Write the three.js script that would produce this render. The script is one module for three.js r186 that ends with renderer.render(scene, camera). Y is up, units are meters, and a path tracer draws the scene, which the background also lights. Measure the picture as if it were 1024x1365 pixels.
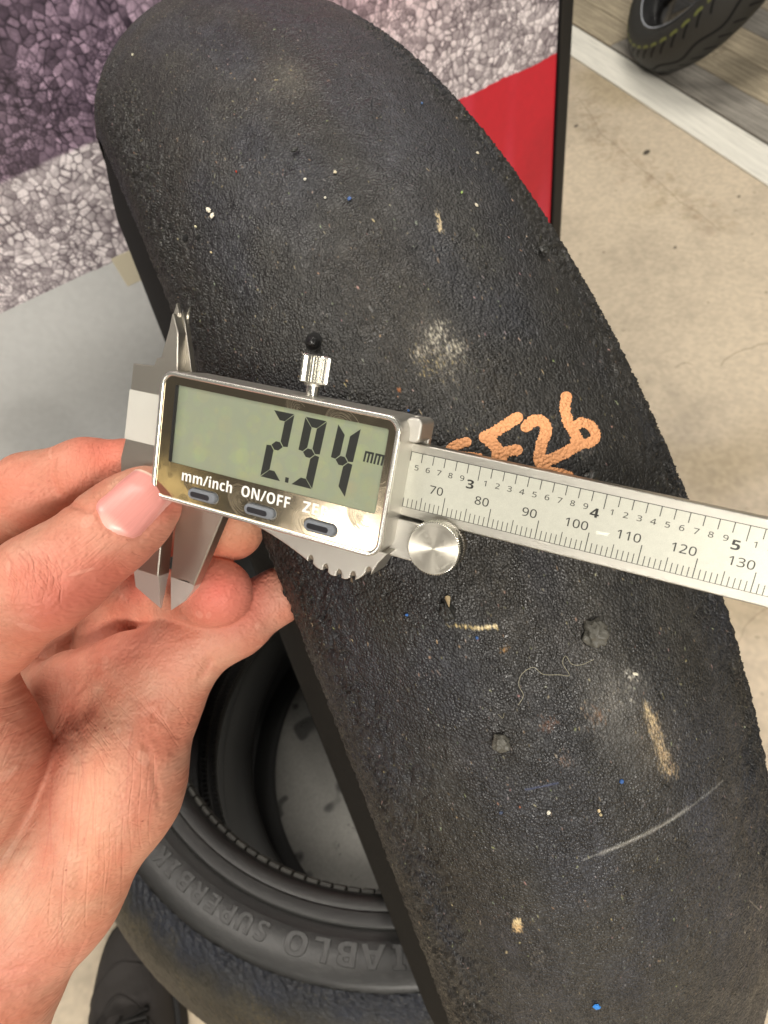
import * as THREE from 'three';
import { FontLoader } from 'three/addons/loaders/FontLoader.js';
import { TextGeometry } from 'three/addons/geometries/TextGeometry.js';
import { RoundedBoxGeometry } from 'three/addons/geometries/RoundedBoxGeometry.js';
import { mergeGeometries, mergeVertices } from 'three/addons/utils/BufferGeometryUtils.js';
import { RectAreaLightUniformsLib } from 'three/addons/lights/RectAreaLightUniformsLib.js';
import { createNoise2D, createNoise3D } from 'simplex-noise';

/* ------------------------------------------------ camera, lamps, exposure */
const scene = new THREE.Scene();
const PITCH = THREE.MathUtils.degToRad(57), ROLL = THREE.MathUtils.degToRad(18), EYE = 1.03, F = 910;   // F: focal length in photograph pixels
const upC = new THREE.Vector3(-Math.sin(ROLL) * Math.cos(PITCH), Math.cos(ROLL) * Math.cos(PITCH), Math.sin(PITCH));
const fwC = new THREE.Vector3(0, 0, -1).addScaledVector(upC, upC.z).normalize(), rtC = fwC.clone().cross(upC);
const camTurn = new THREE.Matrix4().set(rtC.x, rtC.y, rtC.z, 0, upC.x, upC.y, upC.z, EYE, -fwC.x, -fwC.y, -fwC.z, 0, 0, 0, 0, 1);   // the phone's own axes to the room's
const camera = new THREE.PerspectiveCamera(2 * Math.atan(682.5 / F) * 180 / Math.PI, 768 / 1024, 0.02, 60);
camera.applyMatrix4(camTurn);
camera.focus = 0.155; camera.userData.fStop = 30;
scene.add(camera);
scene.background = new THREE.Color().setRGB(0.18, 0.172, 0.158);       // the unlit far parts of the workshop
const renderer = new THREE.WebGLRenderer({ antialias: true });
renderer.setSize(768, 1024);
renderer.toneMapping = THREE.LinearToneMapping;
renderer.toneMappingExposure = 0.95;
renderer.shadowMap.enabled = true;
RectAreaLightUniformsLib.init();

const C2W = (x, y, z) => new THREE.Vector3(x, y, z).applyMatrix4(camTurn);
const RAY = (px, py) => new THREE.Vector3((px - 512) / F, -(py - 682.5) / F, -1);
const V = (px, py, d) => RAY(px, py).multiplyScalar(d).applyMatrix4(camTurn);
const floorAt = (px, py, h = 0) => { const d = RAY(px, py).transformDirection(camTurn); return new THREE.Vector3(0, EYE, 0).addScaledVector(d, (h - EYE) / d.y); };

function tag(o, label, category, group) { o.userData.label = label; o.userData.category = category; if (group) o.userData.group = group; return o; }
function add(parent, name, geometry, material) { const m = new THREE.Mesh(geometry, material); m.name = name; m.castShadow = m.receiveShadow = true; parent.add(m); return m; }
function structure(name, geometry, material) { const m = add(scene, name, geometry, material); m.userData.kind = 'structure'; return m; }
function rng(seed) { let a = seed >>> 0; return () => { a = (a + 0x6D2B79F5) | 0; let t = Math.imul(a ^ (a >>> 15), 1 | a); t = (t + Math.imul(t ^ (t >>> 7), 61 | t)) ^ t; return ((t ^ (t >>> 14)) >>> 0) / 4294967296; }; }
const n2 = createNoise2D(rng(11)), n2b = createNoise2D(rng(12)), n3 = createNoise3D(rng(13));
const clamp = (x, a = 0, b = 1) => Math.min(b, Math.max(a, x)), smooth = (a, b, x) => { const t = clamp((x - a) / (b - a)); return t * t * (3 - 2 * t); }, lerp = (a, b, t) => a + (b - a) * t;

function ceilingLamp(x, y, z, w, d, power, label, tint = [1, 0.945, 0.86]) {
  const g = new THREE.Group(); g.name = 'ceiling_lamp'; g.position.set(x, y, z); scene.add(g);
  const h = add(g, 'lamp_housing', new RoundedBoxGeometry(w + 0.05, 0.06, d + 0.05, 2, 0.01), new THREE.MeshStandardMaterial({ color: 0xd8d8d4, roughness: 0.5 })); h.position.y = 0.035;
  const p = add(g, 'lamp_diffuser', new THREE.BoxGeometry(w, 0.006, d), new THREE.MeshStandardMaterial({ color: 0xffffff, emissive: new THREE.Color(...tint), emissiveIntensity: 5 }));
  const l = new THREE.RectAreaLight(new THREE.Color(...tint), power, w, d); l.name = 'lamp_light'; l.position.set(0, -0.012, 0); l.rotation.x = -Math.PI / 2; g.add(l);
  return tag(g, label, 'ceiling lamp', 'ceiling lamps over the workshop');
}
ceilingLamp(-0.5, 2.75, -0.75, 1.5, 0.6, 8, 'white flat ceiling lamp above the tyres, outside the picture');
ceilingLamp(-2.85, 2.75, 1.5, 0.36, 0.5, 20, 'small white ceiling lamp behind and left of the caliper, outside the picture');
ceilingLamp(1.4, 2.75, -1.5, 1.5, 0.5, 10, 'white flat ceiling lamp above the motorcycle wheel, outside the picture');
ceilingLamp(0.2, 2.75, 2.5, 2.4, 0.7, 33, 'long white ceiling lamp behind the photographer, outside the picture');
ceilingLamp(-3.78, 2.75, 0.68, 0.10, 0.34, 3, 'short warm yellow lamp at the far left of the ceiling, outside the picture', [1, 0.8, 0.4]);

/* ------------------------------------------------ texture helpers */
function canvasTex(w, h, draw, srgb = true) {
  const c = document.createElement('canvas'); c.width = w; c.height = h; draw(c.getContext('2d'), w, h);
  const t = new THREE.CanvasTexture(c); if (srgb) t.colorSpace = THREE.SRGBColorSpace; t.wrapS = t.wrapT = THREE.RepeatWrapping; t.anisotropy = 8; return t;
}
function dataTex(w, h, f, srgb = false) {   // f(x, y) -> [r, g, b] 0..255
  const a = new Uint8Array(w * h * 4);
  for (let y = 0, i = 0; y < h; y++) for (let x = 0; x < w; x++, i += 4) { const c = f(x, y); for (let k = 0; k < 3; k++) a[i + k] = Math.max(0, Math.min(255, c.length ? c[k] : c)); a[i + 3] = 255; }
  const t = new THREE.DataTexture(a, w, h); t.magFilter = THREE.LinearFilter; t.minFilter = THREE.LinearMipmapLinearFilter; t.generateMipmaps = true; t.wrapS = t.wrapT = THREE.RepeatWrapping; if (srgb) t.colorSpace = THREE.SRGBColorSpace; t.needsUpdate = true; return t;
}
function tileNoise(size, cells, seed) {     // periodic value noise, returned as a sampler over pixels
  const r = rng(seed), g = Float32Array.from({ length: cells * cells }, r);
  return (x, y) => { const fx = x / size * cells, fy = y / size * cells, x0 = Math.floor(fx), y0 = Math.floor(fy), u = fx - x0, v = fy - y0, s = u * u * (3 - 2 * u), t = v * v * (3 - 2 * v), at = (i, j) => g[((j % cells + cells) % cells) * cells + (i % cells + cells) % cells]; return lerp(lerp(at(x0, y0), at(x0 + 1, y0), s), lerp(at(x0, y0 + 1), at(x0 + 1, y0 + 1), s), t); };
}
function repeat(t, x, y) { const c = t.clone(); c.repeat.set(x, y); c.needsUpdate = true; return c; }
const font = await new FontLoader().loadAsync('fonts/droid/droid_sans_bold.typeface.json');

/* ------------------------------------------------ floor, painted line, planks */
{
  const S = 1536, a = tileNoise(S, 6, 1), b = tileNoise(S, 23, 2), c = tileNoise(S, 90, 3), d = tileNoise(S, 400, 4), e = tileNoise(S, 11, 5);
  const cracks = canvasTex(S, S, (x) => { const r = rng(8); x.fillStyle = '#fff'; x.fillRect(0, 0, S, S);
    for (let i = 0; i < 26; i++) { let px = r() * S, py = r() * S, t = r() * 6.3; x.beginPath(); x.moveTo(px, py); for (let k = 0; k < 26; k++) { t += (r() - 0.5) * 0.9; px += Math.cos(t) * 9; py += Math.sin(t) * 9; x.lineTo(px, py); } x.strokeStyle = `rgba(90,76,60,${0.12 + r() * 0.25})`; x.lineWidth = 0.8 + r(); x.stroke(); }
    for (let i = 0; i < 900; i++) { x.fillStyle = `rgba(70,60,50,${r() * 0.4})`; x.beginPath(); x.ellipse(r() * S, r() * S, 0.5 + r() * 2.2, 0.5 + r() * 1.2, r() * 3, 0, 7); x.fill(); }
    for (let i = 0; i < 500; i++) { x.fillStyle = `rgba(255,250,235,${r() * 0.5})`; x.beginPath(); x.arc(r() * S, r() * S, 0.5 + r() * 1.6, 0, 7); x.fill(); }
    for (let i = 0; i < 60; i++) { const px = r() * S, py = r() * S; x.strokeStyle = 'rgba(60,50,40,0.35)'; x.lineWidth = 1; x.beginPath(); x.moveTo(px, py); x.quadraticCurveTo(px + (r() - .5) * 30, py + (r() - .5) * 30, px + (r() - .5) * 50, py + (r() - .5) * 50); x.stroke(); }
  });
  { const x = cracks.image.getContext('2d'), r = rng(9), T = (p) => [((p.x / 2.6) % 1 + 1) % 1 * S, ((-(p.z + 1) / 2.6) % 1 + 1) % 1 * S], run = [[770, 130], [800, 178], [850, 222], [905, 268], [960, 308], [1020, 352]].map((q) => T(floorAt(...q)));
    for (let k = 0; k + 1 < run.length; k++) { const [a, b] = [run[k], run[k + 1]]; if (Math.hypot(a[0] - b[0], a[1] - b[1]) > S / 3) continue; for (let i = 0; i < 90; i++) { const t = r(), w = (r() + r() + r() - 1.5) * 34; x.fillStyle = `rgba(120,96,66,${0.02 + 0.06 * r()})`; x.beginPath(); x.ellipse(lerp(a[0], b[0], t) + w, lerp(a[1], b[1], t) + (r() + r() - 1) * 26, 2 + r() * 9, 1 + r() * 5, r() * 3, 0, 7); x.fill(); } x.strokeStyle = 'rgba(70,54,38,0.28)'; x.lineWidth = 1; x.beginPath(); x.moveTo(...a); x.quadraticCurveTo((a[0] + b[0]) / 2 + 6, (a[1] + b[1]) / 2 - 4, ...b); x.stroke(); }
    for (const [px, py, q] of [[862, 203, 5], [768, 168, 3], [998, 136, 3], [900, 330, 2], [985, 262, 2]]) { const p = T(floorAt(px, py)); x.fillStyle = 'rgba(40,36,34,0.75)'; x.beginPath(); x.ellipse(p[0], p[1], q * 1.3, q * 0.8, 0.6, 0, 7); x.fill(); } }
  const pix = cracks.image.getContext('2d').getImageData(0, 0, S, S).data;
  const color = dataTex(S, S, (x, y) => { const i = (y * S + x) * 4, big = a(x, y) * 0.5 + b(x, y) * 0.3 + c(x, y) * 0.2, st = smooth(0.55, 0.8, e(x, y) * 0.6 + b(x, y) * 0.4), g = 0.74 + big * 0.34 - st * 0.09 + (d(x, y) - 0.5) * 0.09 - 0.03 * smooth(0.55, 0.8, b(x, y) * 0.5 + c(x, y) * 0.5); return [212 * g * pix[i] / 255, 196 * (g - st * 0.01) * pix[i + 1] / 255, 172 * (g - st * 0.045) * pix[i + 2] / 255]; }, true);
  const rough = dataTex(512, 512, (x, y) => 110 + 90 * a(x * 3, y * 3) + 30 * c(x * 3, y * 3));
  color.repeat.set(1 / 2.6, 1 / 2.6); rough.repeat.set(1 / 2.6, 1 / 2.6);
  const g = new THREE.PlaneGeometry(9, 9); g.rotateX(-Math.PI / 2);
  const uv = g.attributes.uv, p = g.attributes.position; for (let i = 0; i < uv.count; i++) uv.setXY(i, p.getX(i), -p.getZ(i));
  structure('floor', g, new THREE.MeshStandardMaterial({ map: color, roughnessMap: rough, roughness: 0.95, bumpMap: color, bumpScale: 0.0006 })).position.set(0, 0, -1);

  // the white line and the wood-look planks beyond it
  const A = floorAt(760, 75), B = floorAt(1024, 250), A2 = floorAt(760, 34), dir = B.clone().sub(A).normalize(), out = new THREE.Vector3(dir.z, 0, -dir.x); if (out.dot(A2.clone().sub(A)) < 0) out.negate();
  const width = A2.clone().sub(A).dot(out), ang = Math.atan2(-dir.z, dir.x);
  const paint = dataTex(512, 128, (x, y) => { const g = 0.95 + 0.03 * n2(x * 0.02, y * 0.05) + 0.03 * n2(x * 0.2, y * 0.3) - 0.14 * smooth(0.55, 0.9, n2(x * 0.05, y * 0.12)); return [236 * g, 233 * g, 222 * g]; }, true);
  const line = add(scene, 'floor_line', new THREE.BoxGeometry(5, 0.004, width), new THREE.MeshStandardMaterial({ map: paint, roughness: 0.85 })); line.userData.kind = 'structure';
  line.position.copy(A).addScaledVector(out, width / 2).addScaledVector(dir, 0.6).setY(0.003); line.rotation.y = ang;
  const base = structure('plank_floor', new THREE.BoxGeometry(5, 0.004, 2.2), new THREE.MeshStandardMaterial({ color: 0x4c453c, roughness: 0.9 }));
  base.position.copy(A).addScaledVector(out, width + 1.1).addScaledVector(dir, 0.6).setY(0.003); base.rotation.y = ang;
  const tones = [[164, 158, 148], [190, 176, 150], [134, 132, 130], [176, 163, 142], [150, 145, 136]];
  const mats = tones.map((t, k) => { const r = tileNoise(256, 8, 40 + k); return new THREE.MeshStandardMaterial({ map: dataTex(512, 128, (x, y) => { const g = 0.86 + 0.16 * n2(x * 0.006 + k * 9, y * 0.13) + 0.08 * n2(x * 0.05, y * 0.5 + k) + 0.1 * (r(x, y) - 0.5); return t.map((c) => c * g); }, true), roughness: 0.62 }); });
  const r = rng(5), W = 0.098, zs = Math.sign(-dir.z * out.x + dir.x * out.z);
  for (let row = 0; row < 12; row++) { let s = -0.9 - r() * 0.5; while (s < 1.9) { const L = 0.42 + r() * 0.35, m = add(base, 'plank', new RoundedBoxGeometry(L - 0.003, 0.005, W - 0.003, 1, 0.0012), mats[Math.floor(r() * 5)]); m.position.set(s + L / 2, 0.0045, zs * (-1.1 + W / 2 + row * W + 0.002)); s += L; } }
}

{
  const a = tileNoise(1024, 8, 141), b = tileNoise(1024, 40, 142), c = tileNoise(1024, 260, 143);
  const t = dataTex(1024, 1024, (x, y) => { const st = smooth(0.6, 0.74, 0.5 * b(x, y) + 0.5 * a(x * 2, y * 2)), sp = smooth(0.80, 0.9, c(x, y) * 0.7 + 0.3 * b(x, y)), g = 108 + 26 * a(x, y) + 12 * (c(x, y) - 0.5) - 52 * st - 50 * sp; return [g, g * 0.99, g * 0.95]; }, true);
  const g = new RoundedBoxGeometry(0.62, 0.006, 0.62, 2, 0.002), m = add(scene, 'floor_mat', g, new THREE.MeshStandardMaterial({ map: t, roughness: 0.55 })); m.position.set(-0.03, 0.0035, -0.27); m.rotation.y = 0.3;
  tag(m, 'stained grey mat on the floor seen through the lying tyre', 'mat');
}

/* ------------------------------------------------ the display board with its printed race track */
{
  const h0 = 0.02, along = new THREE.Vector3(), n = new THREE.Vector3();
  // the printed kerb line is level; find the board's heading from the slope of that line in the photograph
  const edge = RAY(746, 150).transformDirection(camTurn), dist = 0.74, P = new THREE.Vector3(0, EYE, 0).addScaledVector(edge, dist / Math.hypot(edge.x, edge.z));
  const a = RAY(0, 405).transformDirection(camTurn), b = RAY(602, 125).transformDirection(camTurn), nn = a.cross(b); along.set(nn.z, 0, -nn.x).normalize(); if (along.x < 0) along.negate();
  n.set(-along.z, 0, along.x); if (n.z < 0) n.negate();
  const kerbRay = RAY(743, 61).transformDirection(camTurn), kerbY = EYE + kerbRay.y * (P.clone().sub(new THREE.Vector3(0, EYE, 0)).dot(n) / kerbRay.dot(n));
  const W = 1.25, H = 1.35;
  const o = new THREE.Group(); o.name = 'display_board'; scene.add(o); o.position.set(P.x, 0, P.z).addScaledVector(along, -W / 2); o.rotation.y = Math.atan2(n.x, n.z);
  const S = 1024, cells = 320, r = rng(21), jx = Float32Array.from({ length: cells * cells }, r), jy = Float32Array.from({ length: cells * cells }, r), tone = Float32Array.from({ length: cells * cells }, r), big = tileNoise(2048, 5, 22), mid = tileNoise(2048, 40, 23), fine = tileNoise(2048, 300, 24);
  const KX = 1600, KY = 1600, kv = kerbY / H;           // texture height share of the kerb's upper edge
  const inv = new THREE.Matrix4(); o.updateMatrixWorld(); inv.copy(o.matrixWorld).invert();
  const hitU = (px, py) => { const d = RAY(px, py).transformDirection(camTurn), t = P.clone().sub(new THREE.Vector3(0, EYE, 0)).dot(n) / d.dot(n); const q = new THREE.Vector3(0, EYE, 0).addScaledVector(d, t).applyMatrix4(inv); return [(q.x / W + 0.5), q.y / H]; };
  const uRed = hitU(390, 235)[0], vDark = hitU(60, 202)[1], uFade = hitU(215, 100)[0], uRose = hitU(500, 20)[0];
  const cell = (x, y, k) => { const fx = x * k, fy = y * k, x0 = Math.floor(fx), y0 = Math.floor(fy); let d1 = 9, d2 = 9, id = 0, ox = 0, oy = 0; for (let j = -1; j < 2; j++) for (let i = -1; i < 2; i++) { const q = (((y0 + j) % cells + cells) % cells) * cells + ((x0 + i) % cells + cells) % cells, dx = x0 + i + jx[q] - fx, dy = y0 + j + jy[q] - fy, d = dx * dx + dy * dy; if (d < d1) { d2 = d1; d1 = d; id = q; ox = dx; oy = dy; } else if (d < d2) d2 = d; } return [Math.sqrt(d2) - Math.sqrt(d1), tone[id], ox, oy]; };
  const print = dataTex(KX, KY, (i, j) => {
    const x = i * 2048 / KX, y = j * 2048 / KY, u = i / KX, v = j / KY, wob = (mid(x, y) - 0.5) * 0.006;
    if (v < kv + wob * 0.3) {
      const g = 0.92 + 0.06 * big(x, y) + 0.03 * (fine(x, y) - 0.5) - 0.05 * smooth(0.6, 0.8, mid(x * 0.3, y * 0.3)), streak = 0.5 * smooth(0.5, 0.95, tile1(u * 22, v * 4));
      return u > uRed ? [(222 + 20 * streak) * g, (24 + 60 * streak) * g, (50 + 62 * streak) * g] : [222 * g, 224 * g, 224 * g];
    }
    const [gap, t, sx, sy] = cell(u * W + n2(x * 0.012, y * 0.012) * 0.003, v * H + n2b(x * 0.012, y * 0.012) * 0.004, 158), [gap2, t2] = cell(u * W + 3.3, v * H + 1.7, 290);
    const open = 0.16 + 0.22 * mid(x * 2, y * 2), k = lerp(1, smooth(0.02, open, gap), 0.45 + 0.55 * smooth(0.35, 0.65, mid(x * 5 + 300, y * 5))), k2 = smooth(0.02, 0.22, gap2), facet = clamp(0.5 + 0.55 * (sx * 0.6 - sy * 0.8) * (0.5 + t2)), sel = smooth(0.45, 0.6, tile1(x * 0.009, y * 0.009));
    const chip = clamp((0.30 + 0.55 * t + 0.30 * (facet - 0.5)) * lerp(k, k * lerp(0.35, 1, k2), 0.35 + 0.65 * sel) + 0.10 * (t2 - 0.5) + 0.16 * (fine(x, y) - 0.5));
    const dark = smooth(vDark - 0.0015, vDark + 0.0015, v + wob * 0.7) * (1 - smooth(uFade - 0.02, uFade + 0.22, u + (big(x, y) - 0.5) * 0.1)), rose = Math.exp(-(((u - uRose) / 0.07) ** 2)) * smooth(vDark, 1, v + 0.1);
    const lo = [92, 82, 90], hi = [246, 238, 241], dl = [50, 40, 54], dh = [216, 188, 212];
    const seam = Math.exp(-(((u - lerp(0.02, 0.30, (0.99 - v) * 3.2)) / 0.008) ** 2)) * dark;
    return [0, 1, 2].map((c) => { let A = lerp(lo[c], hi[c], clamp(0.12 + chip * 1.25)), B = lerp(dl[c], dh[c], chip * (0.55 + 0.75 * big(x * 2, y * 2))); let q = lerp(A, B, dark); q = lerp(q, q * [1.05, 0.55, 0.68][c], clamp(rose)); q = lerp(q, q * [0.95, 0.8, 0.62][c], seam); return q * (0.94 + 0.12 * fine(x, y)); });
  }, true);
  const tmat = new THREE.MeshPhysicalMaterial({ map: print, roughness: 0.42, clearcoat: 0.25, clearcoatRoughness: 0.25 });
  const black = new THREE.MeshStandardMaterial({ color: 0x121213, roughness: 0.4 }), panel = new THREE.PlaneGeometry(W - 0.03, H - 0.02);
  add(o, 'printed_panel', panel, tmat).position.set(0, H / 2, 0.0125);
  add(o, 'backing_panel', new THREE.BoxGeometry(W - 0.02, H - 0.02, 0.02), new THREE.MeshStandardMaterial({ color: 0x8d8d8c, roughness: 0.7 })).position.set(0, H / 2, 0);
  for (const s of [-1, 1]) add(o, 'frame_bar', new RoundedBoxGeometry(0.016, H, 0.032, 2, 0.004), black).position.set(s * (W / 2 - 0.008), H / 2, 0);
  for (const s of [0, 1]) add(o, 'frame_bar', new RoundedBoxGeometry(W - 0.034, 0.016, 0.032, 2, 0.004), black).position.set(0, s ? H - 0.008 : 0.008, 0);
  const cl = hitU(172, 345); const tape = add(o, 'tape_patch', new RoundedBoxGeometry(0.026, 0.03, 0.0012, 1, 0.0005), new THREE.MeshStandardMaterial({ color: 0xcfc7b0, roughness: 0.7 })); tape.position.set((cl[0] - 0.5) * W, cl[1] * H, 0.0135);
  tag(o, 'upright display board printed with grey asphalt and a white and red kerb', 'display board');
}
function tile1(a, b) { return n2b(a, b) * 0.5 + 0.5; }

/* ------------------------------------------------ the worn slick tyre standing in front */
const TY = { R: 0.321, hw: 0.0600, drop: 0.0528, C: new THREE.Vector3(-0.0204, -0.0369, -0.4708), th: 0.3731, ph: -0.2055 };
const tyre = new THREE.Group(); tyre.name = 'worn_slick_tyre'; scene.add(tyre);
{
  const a = new THREE.Vector3(Math.cos(TY.th) * Math.cos(TY.ph), Math.sin(TY.th) * Math.cos(TY.ph), Math.sin(TY.ph)), e = TY.C.clone().negate(); e.addScaledVector(a, -e.dot(a)).normalize();
  const f = a.clone().cross(e), m = new THREE.Matrix4().makeBasis(a, e, f).setPosition(TY.C).premultiply(camTurn);
  m.decompose(tyre.position, tyre.quaternion, tyre.scale); tyre.updateMatrixWorld();
}
const tyreInv = tyre.matrixWorld.clone().invert();
const HWR = 0.0589, DRR = 0.0428;                                          // the right half keeps a rounder shoulder than the worn left half
const tyreAt = (th, ph, lift = 0) => {                                   // a point of the worn crown: angle round the axle, angle across the tread
  const W = ph > 0 ? HWR : TY.hw, D = ph > 0 ? DRR : TY.drop, q = ph > 0 ? ph * 1.115 : ph, z = W * Math.sin(q), r = TY.R - D + D * Math.cos(q), nz = D * Math.sin(q), nr = W * Math.cos(q), k = lift / Math.hypot(nz, nr);
  return new THREE.Vector3(z + nz * k, (r + nr * k) * Math.cos(th), (r + nr * k) * Math.sin(th));
};
function tyreHit(px, py) {                                                 // where the line of sight through a point meets the crown
  const o = new THREE.Vector3(0, EYE, 0).applyMatrix4(tyreInv), d = RAY(px, py).transformDirection(camTurn).transformDirection(tyreInv); let t = 0.08;
  for (let i = 0; i < 400; i++) { const x = o.x + d.x * t, y = o.y + d.y * t, z = o.z + d.z * t, r = Math.hypot(y, z), W = x > 0 ? HWR : TY.hw, D = x > 0 ? DRR : TY.drop, s = Math.hypot(x / W, Math.max(r - TY.R + D, 0) / D) - 1; if (s < 1e-4) return [Math.atan2(z, y), Math.atan2(x / W, (r - TY.R + D) / D) / (x > 0 ? 1.115 : 1)]; t += Math.max(s * 0.03, 2e-5); }
  return null;
}
const TH0 = -1.02, TH1 = 1.02, PH = 1.38;
const ridge = (x, y) => 1 - Math.abs(n2(x, y));
function grain(th, ph) {                                                   // height of the worn rubber above the smooth crown, metres
  const s = th * TY.R * 1000, c = ph * 56, w = Math.abs(ph), right = ph > 0;
  let h = 0.10 * n2(s * 0.28, c * 0.28) + 0.10 * n2(s * 0.62 + 40, c * 0.62);
  h += 0.22 * smooth(0.1, 0.7, n2(s * 0.03 + 5, c * 0.03)) * (ridge(s * 0.5, c * 0.26 + 3) - 0.55);
  const edge = smooth(0.50, 0.98, w + 0.12 * n2(s * 0.025, c * 0.04) + (right ? 0.10 : -0.12));
  const wx = s * 0.28 + 0.7 * n2(s * 0.09, c * 0.09), wy = c * 0.14 + s * 0.07;
  h += edge * (right ? 1.3 : 1 - 0.75 * smooth(1.1, 1.34, w)) * (1.2 * (ridge(wx, wy) - 0.62) + 0.55 * (ridge(wx * 2.1 + 7, wy * 2.2) - 0.5));
  h += smooth(1.22, 1.37, w) * (right ? 1 : 0.3) * (0.9 * n2(s * 0.22, c * 0.3) + 0.7 * n2(s * 0.6, c * 0.6));
  return h * 0.001;
}
{
  const NT = 980, NP = 300, pos = new Float32Array((NT + 1) * (NP + 1) * 3), uv = new Float32Array((NT + 1) * (NP + 1) * 2), idx = [];
  for (let i = 0, k = 0; i <= NT; i++) for (let j = 0; j <= NP; j++, k++) {
    const th = lerp(TH0, TH1, i / NT), ph = lerp(-PH, PH, j / NP), p = tyreAt(th, ph, grain(th, ph));
    pos.set([p.x, p.y, p.z], k * 3); uv.set([i / NT, j / NP], k * 2);
    if (i < NT && j < NP) { const q = k, s = k + NP + 1; idx.push(q, q + 1, s, q + 1, s + 1, s); }
  }
  const g = new THREE.BufferGeometry(); g.setAttribute('position', new THREE.BufferAttribute(pos, 3)); g.setAttribute('uv', new THREE.BufferAttribute(uv, 2)); g.setIndex(idx); g.computeVertexNormals();
  { const nn = g.attributes.normal, c = Math.floor(NT / 2) * (NP + 1) + NP / 2; if (nn.getY(c) < 0) { const q = g.index.array; for (let i = 0; i < q.length; i += 3) { const t = q[i]; q[i] = q[i + 1]; q[i + 1] = t; } g.computeVertexNormals(); } }
  const SG = Math.sign(tyreHit(300, 60)[0]), W = 2048, H = 1024, XY = (px, py) => { const h = tyreHit(px, py); return h && [(h[0] - TH0) / (TH1 - TH0) * W, (1 - (h[1] + PH) / (2 * PH)) * H]; };
  const tex = canvasTex(W, H, (x) => {
    const r = rng(31), im = x.createImageData(W, H), a = tileNoise(2048, 9, 32), b = tileNoise(2048, 34, 33), c = tileNoise(2048, 160, 34), d = tileNoise(2048, 700, 35);
    for (let j = 0, k = 0; j < H; j++) for (let i = 0; i < W; i++, k += 4) {
      const y = j, w = Math.abs(j / H - 0.5) * 2, dust = smooth(0.5, 0.78, 0.5 * a(i, y) + 0.3 * b(i, y) + 0.2 * c(i, y)), blue = smooth(0.45, 0.8, a(i + 900, y + 300) * 0.6 + b(i + 77, y) * 0.4), brown = smooth(0.5, 0.8, a(i + 300, y + 800) * 0.6 + b(i + 500, y + 50) * 0.4);
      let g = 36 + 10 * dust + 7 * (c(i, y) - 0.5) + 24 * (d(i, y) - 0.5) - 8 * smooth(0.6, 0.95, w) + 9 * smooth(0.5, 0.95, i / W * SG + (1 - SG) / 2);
      im.data[k] = g * (1.03 - 0.07 * blue + 0.04 * brown); im.data[k + 1] = g * (1.0 - 0.02 * blue); im.data[k + 2] = g * (0.94 + 0.15 * blue - 0.05 * brown); im.data[k + 3] = 255;
    }
    x.putImageData(im, 0, 0);
    for (let i = 0; i < 15000; i++) { const q = r(), R = q < 0.97 ? 0.4 + r() * 0.8 : 0.9 + r() * 1.2; x.fillStyle = r() < 0.6 ? `rgba(${170 + r() * 60},${155 + r() * 50},${120 + r() * 50},${0.18 + r() * 0.55})` : r() < 0.5 ? `rgba(200,205,210,${r() * 0.4})` : `rgba(20,20,22,${0.4 * r()})`; x.beginPath(); x.ellipse(r() * W, r() * H, R * (0.8 + r() * 1.4), R * (0.5 + r() * 0.5), r() * 3, 0, 7); x.fill(); }
    const blob = (px, py, rx, ry, rgb, al) => { const p = XY(px, py); if (!p) return; x.save(); x.translate(p[0], p[1]); x.scale(rx, ry); const g = x.createRadialGradient(0, 0, 0, 0, 0, 1); g.addColorStop(0, `rgba(${rgb},${al})`); g.addColorStop(0.5, `rgba(${rgb},${al * 0.5})`); g.addColorStop(1, `rgba(${rgb},0)`); x.fillStyle = g; x.beginPath(); x.arc(0, 0, 1, 0, 7); x.fill(); x.restore(); };
    const stroke0 = (x, XY, r) => { for (let k = 0; k < 16; k++) { const a = XY(560 + r() * 60, 440 + r() * 60), t = r() * 6.3; x.strokeStyle = `rgba(196,186,160,${0.15 + 0.25 * r()})`; x.lineWidth = 0.8; x.beginPath(); x.moveTo(a[0], a[1]); x.lineTo(a[0] + Math.cos(t) * 18, a[1] + Math.sin(t) * 18); x.stroke(); } };
    // dusty smudges
    const spray = (px, py, R, n, rgb, al, dx = 0, dy = 0) => { for (let i = 0; i < n; i++) { const t = (r() - 0.5) * 2, q = R * (r() + r() - 1), q2 = R * (r() + r() - 1), p = XY(px + q + t * dx, py + q2 + t * dy); if (!p) continue; x.fillStyle = `rgba(${rgb},${al * (0.3 + 0.7 * r())})`; x.beginPath(); x.ellipse(p[0], p[1], 0.6 + r() * 1.5, 0.5 + r(), r() * 3, 0, 7); x.fill(); } };
    blob(585, 465, 70, 60, '170,164,154', 0.16); spray(588, 470, 44, 260, '190,182,165', 0.34); spray(582, 446, 16, 130, '205,198,180', 0.5, 6, -14); spray(606, 462, 14, 80, '200,192,170', 0.45); spray(574, 486, 26, 70, '180,160,110', 0.5, 18, 4); spray(560, 470, 12, 50, '200,190,170', 0.4); stroke0(x, XY, r);
    blob(385, 105, 60, 60, '170,162,140', 0.22); spray(385, 108, 34, 160, '178,170,150', 0.28);
    blob(820, 935, 90, 60, '165,160,150', 0.32); spray(820, 930, 34, 260, '190,184,172', 0.3, 40, -26); spray(842, 900, 10, 30, '230,225,210', 0.6);
    spray(878, 990, 12, 380, '206,178,134', 0.38, 12, 44); spray(866, 952, 6, 70, '216,192,148', 0.5, 6, 16); spray(893, 1018, 10, 110, '190,160,120', 0.4, 8, 14); blob(878, 990, 40, 50, '190,165,130', 0.16);
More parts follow.
